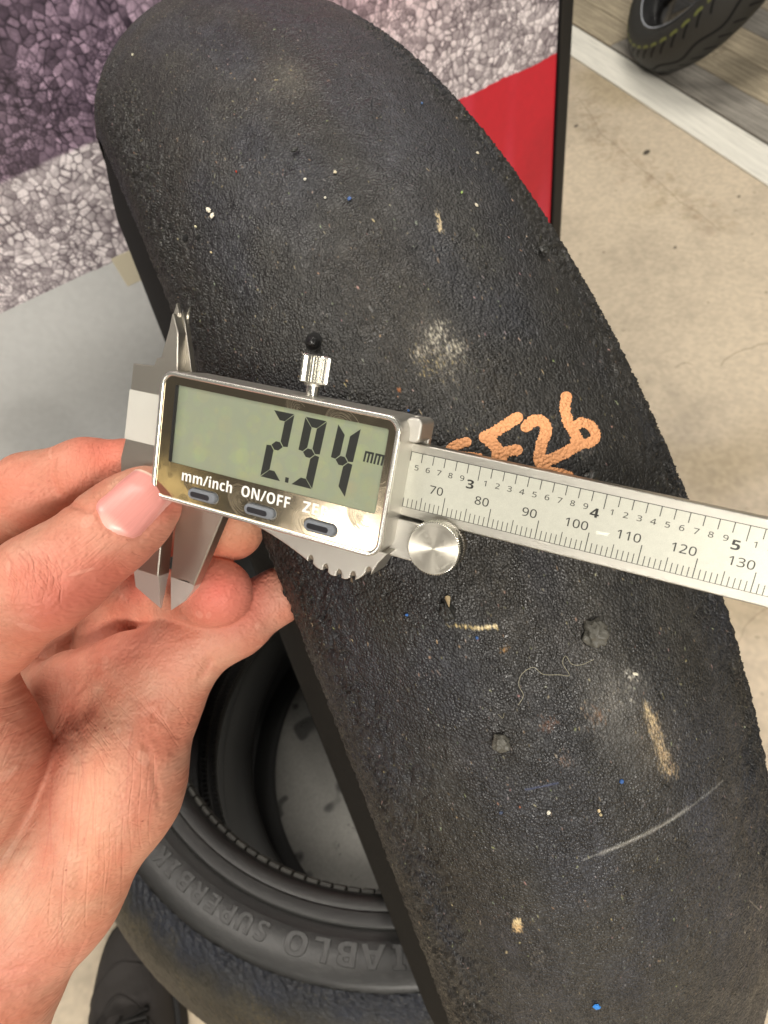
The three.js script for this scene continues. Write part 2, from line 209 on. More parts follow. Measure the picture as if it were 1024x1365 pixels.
    spray(690, 1236, 9, 130, '206,172,122', 0.7); spray(690, 1228, 6, 60, '226,200,150', 0.8); spray(585, 295, 5, 50, '200,180,140', 0.7, 4, 14); spray(630, 836, 3, 60, '205,180,120', 0.7, 34, 2); spray(648, 836, 2, 60, '225,205,160', 0.8, 16, -2); spray(780, 600, 16, 40, '190,180,170', 0.4); spray(672, 865, 8, 16, '150,110,60', 0.6); spray(730, 965, 16, 60, '120,80,60', 0.5); spray(795, 955, 22, 60, '120,85,60', 0.5); spray(532, 520, 3, 16, '150,90,50', 0.8); spray(720, 1275, 14, 30, '150,140,125', 0.5); spray(755, 1010, 14, 40, '140,110,90', 0.4);
    // scrapes
    const stroke = (pts, w, rgb, al, n) => { for (let q = 0; q < n; q++) { x.beginPath(); let on = false; pts.forEach(([px, py]) => { const p = XY(px + (r() - 0.5) * w, py + (r() - 0.5) * w); if (!p) return; on ? x.lineTo(p[0], p[1]) : x.moveTo(p[0], p[1]); on = true; }); x.strokeStyle = `rgba(${rgb},${al * (0.4 + 0.6 * r())})`; x.lineWidth = 0.8 + r() * 1.3; x.lineJoin = 'round'; x.stroke(); } };
    stroke([[776, 1146], [805, 1136], [835, 1124], [868, 1108], [900, 1090], [930, 1068], [964, 1040]], 3, '140,138,132', 0.22, 6); stroke([[800, 1138], [835, 1124], [868, 1108], [900, 1090], [918, 1076]], 6, '160,156,148', 0.22, 8);
    stroke([[700, 1053], [722, 1048], [745, 1044]], 2, '70,80,110', 0.7, 4); stroke([[975, 1330], [990, 1308], [1002, 1290]], 2, '12,12,12', 0.9, 6); stroke([[856, 940], [868, 968], [880, 1000], [892, 1036]], 14, '206,180,140', 0.11, 16); stroke([[870, 960], [880, 985], [890, 1012]], 10, '216,190,150', 0.12, 12); stroke([[590, 780], [690, 745]], 2, '100,100,95', 0.2, 2); stroke([[585, 284], [588, 300], [586, 310]], 2, '196,176,136', 0.7, 4); stroke([[428, 96], [442, 112]], 1, '30,28,26', 0.8, 3); stroke([[1000, 1200], [1015, 1215]], 2, '150,140,120', 0.4, 3);
  });
  const S = 1024, CN = 72, rr = rng(51), ox = Float32Array.from({ length: CN * CN }, rr), oy = Float32Array.from({ length: CN * CN }, rr), oh = Float32Array.from({ length: CN * CN }, rr), b = tileNoise(S, 150, 52), bc = tileNoise(S, 12, 56), bump = dataTex(S, S, (x, y) => {
    const fx = x / S * CN, fy = y / S * CN, x0 = Math.floor(fx), y0 = Math.floor(fy); let m = 0;
    for (let j = -1; j < 2; j++) for (let i = -1; i < 2; i++) { const q = ((y0 + j + CN) % CN) * CN + (x0 + i + CN) % CN, dx = x0 + i + ox[q] - fx, dy = y0 + j + oy[q] - fy, R = 0.45 + 0.4 * oh[q]; m = Math.max(m, (0.45 + 0.55 * oh[q]) * Math.sqrt(Math.max(0, 1 - (dx * dx + dy * dy) / (R * R)))); }
    return 255 * clamp(0.08 + m * (0.45 + 0.5 * bc(x, y)) + 0.12 * (b(x, y) - 0.5));
  });
  const ro = tileNoise(S, 120, 54), ro2 = tileNoise(S, 12, 55), rough = dataTex(S, S, (x, y) => 62 + 95 * ro(x, y) + 50 * ro2(x, y));
  const mat = new THREE.MeshPhysicalMaterial({ map: tex, roughness: 0.9, roughnessMap: repeat(rough, 12, 4), bumpMap: repeat(bump, 13, 3.9), bumpScale: 0.00042, specularIntensity: 1 });
  add(tyre, 'tread', g, mat);

  const rubber = new THREE.MeshStandardMaterial({ color: 0x2c2c2b, roughness: 0.72, bumpMap: repeat(bump, 30, 3), bumpScale: 0.0002 }), back = [];
  for (let j = 0; j <= 40; j++) { const p = tyreAt(0, lerp(-PH, PH, j / 40)); back.push(new THREE.Vector2(p.y, p.x)); }
  // the axle of a lathe is y: turn it to the tyre's x; the lathe's own start angle is measured so that the gap is the finely built piece
  const lathe = (pts, seg, from, len) => { const q = new THREE.LatheGeometry(pts, seg, from, len); q.rotateZ(-Math.PI / 2); return q; };
  // after that turn a lathe angle t lies at (y, z) = (-sin t, cos t), that is at th = t + pi / 2
  add(tyre, 'tread_rear', lathe(back, 150, TH1 - Math.PI / 2, 2 * Math.PI - (TH1 - TH0)), rubber);
  const side = (s) => { const w = [[0.0570, 0.2785], [0.0578, 0.2755], [0.0590, 0.2700], [0.0612, 0.2600], [0.0630, 0.250], [0.0640, 0.243], [0.0636, 0.232], [0.0612, 0.2230], [0.0580, 0.2200], [0.0560, 0.2225], [0.0585, 0.235], [0.0575, 0.252], [0.0520, 0.268]].map(([z, r]) => new THREE.Vector2(r, (s > 0 ? Math.min(z, 0.0586 - 0.012 * Math.max(0, (0.268 - r) / 0.05)) : z) * s)); const q = lathe(w, 260, 0, 2 * Math.PI); return q; };
  const sm = new THREE.MeshPhysicalMaterial({ color: 0x141413, roughness: 0.8, specularIntensity: 0.3, side: THREE.DoubleSide, bumpMap: repeat(bump, 60, 2), bumpScale: 0.00015 });
  add(tyre, 'sidewall', side(-1), sm); add(tyre, 'sidewall', side(1), sm);
  const inner = []; for (let j = 0; j <= 16; j++) { const ph = lerp(-1.28, 1.28, j / 16); inner.push(new THREE.Vector2(TY.R - TY.drop + (TY.drop - 0.009) * Math.cos(ph), (TY.hw - 0.006) * Math.sin(ph))); }
  add(tyre, 'inner_liner', lathe(inner, 120, 0, 2 * Math.PI), new THREE.MeshStandardMaterial({ color: 0x1c1c1c, roughness: 0.6, side: THREE.DoubleSide }));

  // mould seams and tears on the shoulder, lumps of picked-up rubber, holes, flecks of paint, a hair
  const lumpMat = new THREE.MeshStandardMaterial({ color: 0x30302e, roughness: 0.38 }), greyLump = new THREE.MeshStandardMaterial({ color: 0x57554e, roughness: 0.5 });
  const place = (m, px, py, lift) => { const h = tyreHit(px, py), p = tyreAt(h[0], h[1], grain(h[0], h[1]) + lift), q = tyreAt(h[0], h[1], lift + 0.01).sub(tyreAt(h[0], h[1], lift)).normalize(); m.position.copy(p); m.quaternion.setFromUnitVectors(new THREE.Vector3(0, 1, 0), q); return m; };
  const smoothBall = () => { const q = new THREE.IcosahedronGeometry(1, 5); q.deleteAttribute('uv'); q.deleteAttribute('normal'); return mergeVertices(q, 1e-4); };
  const blobGeo = (sx, sy, sz, seed, rough = 0.25) => { const q = smoothBall(), p = q.attributes.position, v = new THREE.Vector3(); for (let i = 0; i < p.count; i++) { v.fromBufferAttribute(p, i); const k = 1 + rough * n3(v.x * 1.4 + seed, v.y * 1.4, v.z * 1.4) + rough * 0.45 * n3(v.x * 4 + seed, v.y * 4, v.z * 4); p.setXYZ(i, v.x * sx * k, v.y * sy * k, v.z * sz * k); } q.computeVertexNormals(); return q; };
  [[791, 843, 3.0, 2.4, 2.9, 1, greyLump, 'lump of grey grit and rubber'], [667, 988, 1.9, 2.2, 1.9, 5, greyLump, 'small lump of grey rubber'], [597, 814, 1.6, 2.4, 2.1, 8, lumpMat, 'black rubber lump with a pale tip'], [786, 637, 2.0, 1.1, 1.4, 3, lumpMat], [394, 203, 1.0, 0.5, 0.6, 12, lumpMat], [720, 338, 1.6, 0.9, 1.2, 15, lumpMat]].forEach(([px, py, a, b, c, s, mt, label]) => { const m = place(add(tyre, 'rubber_lump', blobGeo(a / 1000, b / 1000, c / 1000, s, 0.3), mt), px, py, 0.0009); if (label) m.userData.label = label; });
  const tip = place(add(tyre, 'rubber_tip', new THREE.ConeGeometry(0.0007, 0.0036, 7), new THREE.MeshStandardMaterial({ color: 0xcdb890, roughness: 0.7 })), 599, 801, 0.0022); tip.rotateX(0.5);
  const holeMat = new THREE.MeshStandardMaterial({ color: 0x060606, roughness: 0.9 }), bead = new THREE.MeshPhysicalMaterial({ color: 0x1a1a1a, roughness: 0.25 });
  [[418, 455, 2.3], [247, 318, 1.2], [264, 317, 1.0]].forEach(([px, py, r]) => { const q = new THREE.SphereGeometry(r / 1000, 18, 12); q.scale(1, 0.5, 1); place(add(tyre, 'wear_hole', q, holeMat), px, py, -0.0002); });
  place(add(tyre, 'rubber_lump', blobGeo(0.0015, 0.0016, 0.0015, 21, 0.12), bead), 420, 458, 0.0008);
  const fleck = (px, py, w, h, c, l = 0.0003) => { const m = place(add(tyre, 'fleck', blobGeo(w / 2000, 0.00035, h / 2000, px, 0.35), new THREE.MeshStandardMaterial({ color: c, roughness: 0.6 })), px, py, l); m.rotateY(px); m.scale.setScalar(0.85); return m; };
  fleck(280, 281, 1.3, 2.4, 0xe6e0cc, 0.0004).userData.label = 'white paint chip'; fleck(284, 288, 1.5, 1.5, 0xe9e2d0);
  [[466, 266, 1.1, 1.1, 0x49669c], [795, 1340, 1.9, 2.1, 0x2f83d6], [828, 1041, 1.1, 1.2, 0x2c5590], [636, 850, 0.8, 0.8, 0x34598f], [543, 819, 0.8, 0.7, 0x3c70b8], [545, 548, 0.6, 0.6, 0x3c70b8], [668, 1083, 0.9, 1.0, 0x39445c], [562, 139, 0.7, 0.7, 0x4c6a94], [407, 240, 0.8, 0.8, 0xd8d4c4], [447, 231, 0.9, 1.0, 0xd6cbb0], [434, 265, 0.7, 0.6, 0xd8d4c4], [731, 1082, 1.0, 1.1, 0xd8d4c4], [798, 1080, 0.8, 0.9, 0xcdb992], [846, 898, 0.7, 1.6, 0xe6e0cc], [316, 230, 0.5, 0.5, 0xb8412c], [178, 74, 0.7, 0.9, 0xd8d4b8], [615, 258, 0.6, 0.9, 0x9db86a], [635, 274, 0.8, 1.2, 0xd0c8b4], [636, 205, 0.9, 1.0, 0xc8bfa8], [693, 1075, 0.6, 0.6, 0x8e5a44], [800, 1085, 0.7, 0.7, 0xb9aa84], [261, 302, 0.7, 0.9, 0xcfc9a8], [283, 337, 0.5, 0.9, 0xc9b890]].forEach((q) => fleck(...q));
  const thread = (pts, r, c) => { const cv = new THREE.CatmullRomCurve3(pts.map(([px, py]) => { const h = tyreHit(px, py); return tyreAt(h[0], h[1], 0.0009); })); add(tyre, 'fibre', new THREE.TubeGeometry(cv, 90, r, 5), new THREE.MeshStandardMaterial({ color: c, roughness: 0.7 })); };
  thread([[690, 938], [697, 925], [691, 912], [694, 898], [710, 888], [722, 897], [744, 898], [757, 899], [748, 882], [752, 873], [760, 884], [772, 885], [789, 878]], 0.00007, 0x8d8874);
  thread([[664, 950], [670, 955], [672, 948]], 0.00006, 0x7d7864);

  // the orange paint marking: brush strokes lying on the rubber
  const orange = new THREE.MeshStandardMaterial({ color: 0xe2a06e, roughness: 0.7, bumpMap: repeat(bump, 1, 1), bumpScale: 0.0004 });
  const paint = (pts, w) => {
    const cv = new THREE.CatmullRomCurve3(pts.map(([x, y]) => new THREE.Vector3(x, y, 0)), false, 'catmullrom', 0.4), N = 90, K = 20, pos = [], uv = [], ix = [];
    for (let i = -4; i <= N + 4; i++) {
      const t = clamp(i / N), p = cv.getPointAt(t), d = cv.getTangentAt(t), over = i < 0 ? i : i > N ? i - N : 0, e = Math.abs(over) / 4, ww = w * Math.sqrt(Math.max(0.02, 1 - e * e)) * (1 + 0.05 * n2(p.x * 0.2, p.y * 0.2));
      for (let j = 0; j <= K; j++) { const s = (j / K - 0.5) * ww + (0.5 + (j === 0 || j === K ? 0.7 : 0)) * n2(p.x * 0.3 + j * 0.2, p.y * 0.3), h = tyreHit(p.x - d.y * s + d.x * over / 4 * w * 0.5, p.y + d.x * s + d.y * over / 4 * w * 0.5), g = grain(h[0], h[1]), q = tyreAt(h[0], h[1], g * 0.8 + 0.00010 + (j === 0 || j === K || e === 1 ? -0.00003 : 0)); pos.push(q.x, q.y, q.z); uv.push(h[0] * 7, h[1] * 1.3); }
    }
    const M = N + 9; for (let i = 0; i < M - 1; i++) for (let j = 0; j < K; j++) { const a = i * (K + 1) + j, b = a + K + 1; ix.push(a, b, a + 1, a + 1, b, b + 1); }
    const q = new THREE.BufferGeometry(); q.setAttribute('position', new THREE.Float32BufferAttribute(pos, 3)); q.setAttribute('uv', new THREE.Float32BufferAttribute(uv, 2)); q.setIndex(ix); q.computeVertexNormals();
    if (q.attributes.normal.getY(300) < 0) { const w = q.index.array; for (let i = 0; i < w.length; i += 3) { const t = w[i]; w[i] = w[i + 1]; w[i + 1] = t; } q.computeVertexNormals(); }
    return q;
  };
  const strokes = [
    [[[600, 598], [612, 592], [622, 589]], 11], [[[612, 604], [640, 608]], 5],
    [[[646, 583], [656, 578], [672, 568], [690, 557]], 13], [[[648, 583], [660, 595], [668, 612]], 14], [[[662, 607], [676, 602], [690, 600]], 12],
    [[[701, 569], [712, 561], [723, 562], [728, 574], [722, 592], [718, 612]], 13], [[[720, 617], [738, 611], [756, 602], [770, 594]], 13],
    [[[755, 529], [753, 545], [757, 562], [766, 578], [774, 592]], 12], [[[766, 588], [782, 592], [794, 583], [789, 569], [775, 563], [765, 571]], 11], [[[724, 622], [750, 628], [762, 632]], 4],
  ].map(([p, w]) => paint(p, w * 1.18));
  add(tyre, 'paint_marking', mergeGeometries(strokes), orange).userData.label = 'orange hand painted letters and numbers';
}
tag(tyre, 'worn black slick motorcycle tyre standing upright, orange marking on its tread', 'tyre');

/* ------------------------------------------------ tyres lying on the floor, motorcycle wheel */
const rubberBump = (() => { const S = 512, a = tileNoise(S, 40, 61), b = tileNoise(S, 130, 62); return dataTex(S, S, (x, y) => 255 * (0.5 * (1 - Math.abs(2 * a(x, y) - 1)) + 0.5 * b(x, y))); })();
{
  const g = new THREE.Group(); g.name = 'lying_wide_tyre'; scene.add(g);
  const nrm = new THREE.Vector3(0.126, 1, -0.19).normalize(); g.position.set(-0.0253, EYE - 0.609, -0.266); g.quaternion.setFromUnitVectors(new THREE.Vector3(0, 1, 0), nrm); g.updateMatrixWorld();
  const inv = g.matrixWorld.clone().invert(), hit = (px, py, h = 0.004) => { const o = new THREE.Vector3(0, EYE, 0).applyMatrix4(inv), d = RAY(px, py).transformDirection(camTurn).transformDirection(inv), t = (h - o.y) / d.y; return o.addScaledVector(d, t); };
  const L = (pts, seg = 300) => { const q = new THREE.LatheGeometry(pts.map(([r, y]) => new THREE.Vector2(r, y)), seg); return q; };
  const dusty = dataTex(1024, 64, (x, y) => { const q = 19 + 12 * tile1(x * 0.02, y * 0.05) + 16 * tile1(x * 0.006 + 9, y * 0.02 + 4) + 12 * smooth(0.6, 1, tile1(x * 0.1, y * 0.2)); return [q, q * 0.99, q * 0.95]; }, true);
  const smooth_ = new THREE.MeshPhysicalMaterial({ map: dusty, roughness: 0.42, side: THREE.DoubleSide, bumpMap: repeat(rubberBump, 60, 2), bumpScale: 0.00015, clearcoat: 0.35, clearcoatRoughness: 0.35 });
  add(g, 'bead', L([[0.2275, -0.018], [0.2285, -0.009], [0.2320, -0.0025], [0.2376, 0.0006], [0.2420, -0.0002]]), smooth_);
  add(g, 'rim_flange_ring', L([[0.2416, -0.003], [0.2424, -0.0004], [0.2436, 0.0006], [0.2510, 0.0018], [0.2530, 0.0010], [0.2536, -0.003]]), new THREE.MeshPhysicalMaterial({ map: dusty, color: 0xffffff, roughness: 0.4, bumpMap: repeat(rubberBump, 80, 1), bumpScale: 0.0001, clearcoat: 0.3, clearcoatRoughness: 0.4 }));
  add(g, 'sidewall', L([[0.2534, -0.001], [0.2560, 0.0006], [0.2610, 0.0016], [0.2612, 0.0026], [0.2700, 0.0040], [0.2790, 0.0032], [0.2860, 0.0012], [0.2900, -0.0012], [0.2915, -0.0070]]), smooth_);
  // the worn tread with its torn shoulder, built finely where it can be seen
  const NT = 1100, NP = 110, pos = [], uv = [], idx = [];
  for (let i = 0; i <= NT; i++) for (let j = 0; j <= NP; j++) {
    const t = i / NT * Math.PI * 2, k = lerp(-1.42, 1.42, j / NP), s = t * 0.3 * 1000, c = k * 120, e = smooth(0.95, 1.42, k) + smooth(0.95, 1.42, -k);
    const h = 0.001 * (0.35 * n3(Math.cos(t) * 120, Math.sin(t) * 120, c * 0.3) + 0.2 * n3(Math.cos(t) * 330, Math.sin(t) * 330, c) + e * (1.5 * n3(Math.cos(t) * 40, Math.sin(t) * 40, c * 0.12) + 0.9 * n3(Math.cos(t) * 110, Math.sin(t) * 110, c * 0.3)));
    const r = 0.283 + 0.050 * Math.cos(k), y = -0.105 + 0.103 * Math.sin(k) / Math.sin(1.42) * 1.0, rr = r + h * Math.cos(k), yy = y + h * Math.sin(k);
    pos.push(rr * Math.sin(t), yy, rr * Math.cos(t)); uv.push(i / NT, j / NP); if (i < NT && j < NP) { const q = i * (NP + 1) + j, w = q + NP + 1; idx.push(q, w, q + 1, q + 1, w, w + 1); }
  }
  const tg = new THREE.BufferGeometry(); tg.setAttribute('position', new THREE.Float32BufferAttribute(pos, 3)); tg.setAttribute('uv', new THREE.Float32BufferAttribute(uv, 2)); tg.setIndex(idx); tg.computeVertexNormals();
  const bl = dataTex(2048, 256, (x, y) => { const v = y / 256, e = smooth(0.80, 0.95, v + 0.05 * n2(x * 0.03, y * 0.02)), a = tile1(x * 0.012, y * 0.03), sp = smooth(0.62, 0.8, n2b(x * 0.5, y * 0.5)) * smooth(0.1, 0.6, n2(x * 0.01, y * 0.02 + 5)); const q = 36 + 20 * a + 14 * n2b(x * 0.2, y * 0.3); return [lerp(q * 0.95, q * 0.55, e) + 60 * sp, lerp(q * 0.9, q * 0.62, e) + 48 * sp, lerp(q * 0.76, q * 0.8, e) + 20 * sp]; }, true);
  add(g, 'tread', tg, new THREE.MeshPhysicalMaterial({ map: bl, roughness: 0.4, bumpMap: repeat(rubberBump, 50, 6), bumpScale: 0.0005 }));
  add(g, 'lower_sidewall', L([[0.283, -0.207], [0.272, -0.214], [0.256, -0.217], [0.240, -0.218], [0.2310, -0.215], [0.2275, -0.208], [0.2266, -0.200], [0.230, -0.192], [0.245, -0.190]]), smooth_);
  const lin = new THREE.MeshPhysicalMaterial({ color: 0x202020, roughness: 0.45, side: THREE.DoubleSide, clearcoat: 0.2, clearcoatRoughness: 0.4, bumpMap: repeat(rubberBump, 40, 3), bumpScale: 0.0002 });
  add(g, 'inner_liner', L([[0.2275, -0.016], [0.232, -0.024], [0.246, -0.028], [0.270, -0.034], [0.300, -0.060], [0.318, -0.105], [0.300, -0.150], [0.270, -0.176], [0.245, -0.189]]), lin);
  for (const [r, y] of [[0.241, -0.1865], [0.236, -0.1895], [0.2315, -0.193]]) { const q = new THREE.TorusGeometry(r, 0.0022, 8, 200); q.rotateX(Math.PI / 2); add(g, 'bead_ring', q, lin).position.y = y; }
  // serrations moulded inside the upper bead, and along the lower one
  const block = new RoundedBoxGeometry(0.0098, 0.0085, 0.006, 2, 0.0012), bm = [0x3a3935, 0x34332f, 0x403f3a].map((c) => new THREE.MeshStandardMaterial({ color: c, roughness: 0.55 }));
  const r = rng(71); for (let i = 0; i < 130; i++) { const t = i / 130 * Math.PI * 2, m = add(g, 'bead_block', block, bm[Math.floor(r() * 3)]); m.position.set(0.2265 * Math.sin(t), -0.0165 + (r() - 0.5) * 0.0008, 0.2265 * Math.cos(t)); m.rotation.y = t; m.rotateX(0.35); }
  const ribs = []; for (const [R, y, N] of [[0.2365, -0.187, 260], [0.2285, -0.1955, 260]]) for (let i = 0; i < N; i++) { const t = i / N * Math.PI * 2, q = new THREE.BoxGeometry(0.0036, 0.004, 0.005); q.rotateY(t); q.translate(R * Math.sin(t), y + 0.002, R * Math.cos(t)); ribs.push(q); }
  const rb = add(g, 'bead_serration', mergeGeometries(ribs), lin); rb.userData.kind = 'stuff';
  // raised lettering round the sidewall
  const lm = smooth_, Rm = 0.2705;
  const spell = (word, pxs, size, wide) => [...word].forEach((ch, i) => {
    const p = hit(...pxs[i]), t = Math.atan2(p.x, p.z), q = new TextGeometry(ch, { font, size, depth: 0.0005, curveSegments: 4, bevelEnabled: true, bevelThickness: 0.0003, bevelSize: 0.0003, bevelSegments: 2 });
    q.computeBoundingBox(); const b = q.boundingBox; q.translate(-(b.min.x + b.max.x) / 2, -size / 2, 0); q.scale(wide, 1, 1); q.rotateX(-Math.PI / 2); q.rotateY(Math.PI);
    const m = add(g, 'raised_letter', q, lm); m.position.set(Rm * Math.sin(t), 0.0034, Rm * Math.cos(t)); m.rotation.y = t;
  });
  const along = (a, b, n) => { const A = hit(...a), B = hit(...b), t0 = Math.atan2(A.x, A.z), t1 = Math.atan2(B.x, B.z); return Array.from({ length: n }, (_, i) => { const t = lerp(t0, t1, n > 1 ? i / (n - 1) : 0), p = new THREE.Vector3(Rm * Math.sin(t), 0.004, Rm * Math.cos(t)).applyMatrix4(g.matrixWorld).applyMatrix4(camTurn.clone().invert()); return [512 + F * p.x / -p.z, 682.5 - F * p.y / -p.z]; }); };
  spell('DIABLO', along([568, 1272], [397, 1250], 6), 0.0148, 1.25); spell('SUPERBIKE', along([350, 1238], [205, 1120], 9), 0.0125, 1.15);
  tag(g, 'wide black slick tyre lying tilted on its side, raised lettering round its sidewall', 'tyre');

  const b = new THREE.Group(); b.name = 'lying_narrow_tyre'; scene.add(b); b.position.set(-0.052, 0.062, -0.24);
  const M = new THREE.MeshStandardMaterial({ color: 0x262625, roughness: 0.6, side: THREE.DoubleSide, bumpMap: repeat(rubberBump, 60, 3), bumpScale: 0.0003 });
  const prof = (n) => { const q = []; for (let j = 0; j <= 24; j++) { const k = lerp(-1.5, 1.5, j / 24); q.push([0.262 + 0.042 * Math.cos(k), 0.052 * Math.sin(k)]); } return q; };
  add(b, 'tread', L(prof(), 160), M); add(b, 'sidewall', L([[0.265, 0.0515], [0.250, 0.058], [0.235, 0.060], [0.226, 0.056], [0.224, 0.050], [0.232, 0.046], [0.255, 0.044]], 200), M); add(b, 'sidewall', L([[0.265, -0.0515], [0.250, -0.058], [0.235, -0.060], [0.226, -0.056], [0.224, -0.050], [0.232, -0.046], [0.255, -0.044]], 200), M);
  add(b, 'inner_liner', L([[0.255, 0.044], [0.285, 0.03], [0.294, 0], [0.285, -0.03], [0.255, -0.044]], 120), lin);
  tag(b, 'narrow black tyre lying flat on the floor under the wide tyre', 'tyre');
}
{
  const g = new THREE.Group(); g.name = 'motorcycle_wheel'; scene.add(g);
  const h = -0.35, l = -0.648, ax = new THREE.Vector3(Math.cos(h) * Math.cos(l), Math.sin(l), -Math.sin(h) * Math.cos(l)), R = 0.29, hw = 0.06, drop = 0.045;
  g.position.set(1.179, 0.236, -1.743); g.scale.setScalar(0.955); g.quaternion.setFromUnitVectors(new THREE.Vector3(0, 1, 0), ax.clone().negate());     // local y: the side with the visible rim
  const L = (pts, seg = 160) => new THREE.LatheGeometry(pts.map(([r, y]) => new THREE.Vector2(r, y)), seg);
  const tread = []; for (let j = 0; j <= 30; j++) { const k = lerp(-1.5, 1.5, j / 30); tread.push([R - drop + drop * Math.cos(k), hw * Math.sin(k)]); }
  const tm = new THREE.MeshStandardMaterial({ color: 0x2a2926, roughness: 0.6, side: THREE.DoubleSide, bumpMap: repeat(rubberBump, 50, 4), bumpScale: 0.0003 }), dark = new THREE.MeshStandardMaterial({ color: 0x080808, roughness: 0.9 });
  add(g, 'tread', L(tread, 240), tm);
  for (const s of [-1, 1]) add(g, 'sidewall', L([[0.2486, 0.0597 * s], [0.240, 0.0597 * s], [0.232, 0.057 * s], [0.224, 0.052 * s], [0.2205, 0.049 * s]]), tm);
  // grooves cut in the tread, and the green and yellow moulding stripes at its shoulder
  const at = (t, k, lift) => new THREE.Vector3((R - drop + (drop + lift) * Math.cos(k)) * Math.sin(t), (hw + lift) * Math.sin(k), (R - drop + (drop + lift) * Math.cos(k)) * Math.cos(t));
  const strip = (path, w, lift) => { const pos = [], ix = []; path.forEach(([t, k], i) => { const [t2, k2] = path[Math.min(i + 1, path.length - 1)], [t1, k1] = path[Math.max(i - 1, 0)], dt = (t2 - t1) * R, dk = (k2 - k1) * hw, n = Math.hypot(dt, dk) || 1, e = (i === 0 || i === path.length - 1) ? 0.25 : 1; for (const s of [-1, 0, 1]) { const q = at(t - dk / n * s * w * e / R, k + dt / n * s * w * e / hw, lift - (s ? 0.0008 : 0)); pos.push(q.x, q.y, q.z); } if (i) for (const o of [0, 1]) { const a = i * 3 + o; ix.push(a - 3, a, a - 2, a - 2, a, a + 1); } }); const q = new THREE.BufferGeometry(); q.setAttribute('position', new THREE.Float32BufferAttribute(pos, 3)); q.setIndex(ix); q.computeVertexNormals(); return q; };
  dark.side = THREE.DoubleSide;
  const wave = Array.from({ length: 240 }, (_, i) => { const t = i / 239 * Math.PI * 2; return [t, 0.05 + 0.10 * Math.sin(t * 14)]; });
  add(g, 'tread_groove', strip(wave, 0.0035, 0.0012), dark);
  const green = new THREE.MeshStandardMaterial({ color: 0x6c703a, roughness: 0.6, side: THREE.DoubleSide });
  for (let i = 0; i < 44; i++) {
    const t = i / 44 * Math.PI * 2, s = (a, b, c, d) => Array.from({ length: 9 }, (_, j) => [lerp(a, c, j / 8), lerp(b, d, j / 8) + 0.05 * Math.sin(j / 8 * 3.1)]);
    add(g, 'tread_groove', strip(s(t, 0.62, t + 0.10, 1.02), 0.0035, 0.0012), dark); add(g, 'tread_groove', strip(s(t + 0.06, -0.30, t + 0.13, -0.75), 0.003, 0.0012), dark);
    if (i % 1 === 0) add(g, 'shoulder_stripe', strip(s(t + 0.025, 1.10, t + 0.125, 1.12), 0.0040, 0.001), green);
  }
  const rimM = new THREE.MeshPhysicalMaterial({ color: 0x0c0c0d, roughness: 0.28, side: THREE.DoubleSide, clearcoat: 0.6, clearcoatRoughness: 0.2 });
  add(g, 'rim', L([[0.2215, 0.051], [0.2180, 0.0525], [0.2130, 0.050], [0.2090, 0.040], [0.195, 0.026], [0.190, 0], [0.195, -0.026], [0.209, -0.040], [0.213, -0.050], [0.218, -0.0525], [0.2215, -0.051]]), rimM);
  add(g, 'rim_stripe', L([[0.2168, 0.0530], [0.2140, 0.0519]], 120), new THREE.MeshStandardMaterial({ color: 0xb8bcc4, roughness: 0.35, side: THREE.DoubleSide }));
  add(g, 'hub', (() => { const q = new THREE.CylinderGeometry(0.036, 0.036, 0.09, 40); return q; })(), rimM);
  for (let i = 0; i < 5; i++) { const t = i / 5 * Math.PI * 2 + 0.2, q = new RoundedBoxGeometry(0.024, 0.026, 0.165, 3, 0.008); q.translate(0, 0, 0.115); const m = add(g, 'spoke', q, rimM); m.rotation.y = t; }
  add(g, 'axle', new THREE.CylinderGeometry(0.011, 0.011, 0.17, 24), new THREE.MeshStandardMaterial({ color: 0x9a9a98, metalness: 1, roughness: 0.35 }));
  tag(g, 'leaning motorcycle wheel with black rim and grooved road tyre beyond the white floor line', 'wheel');
}

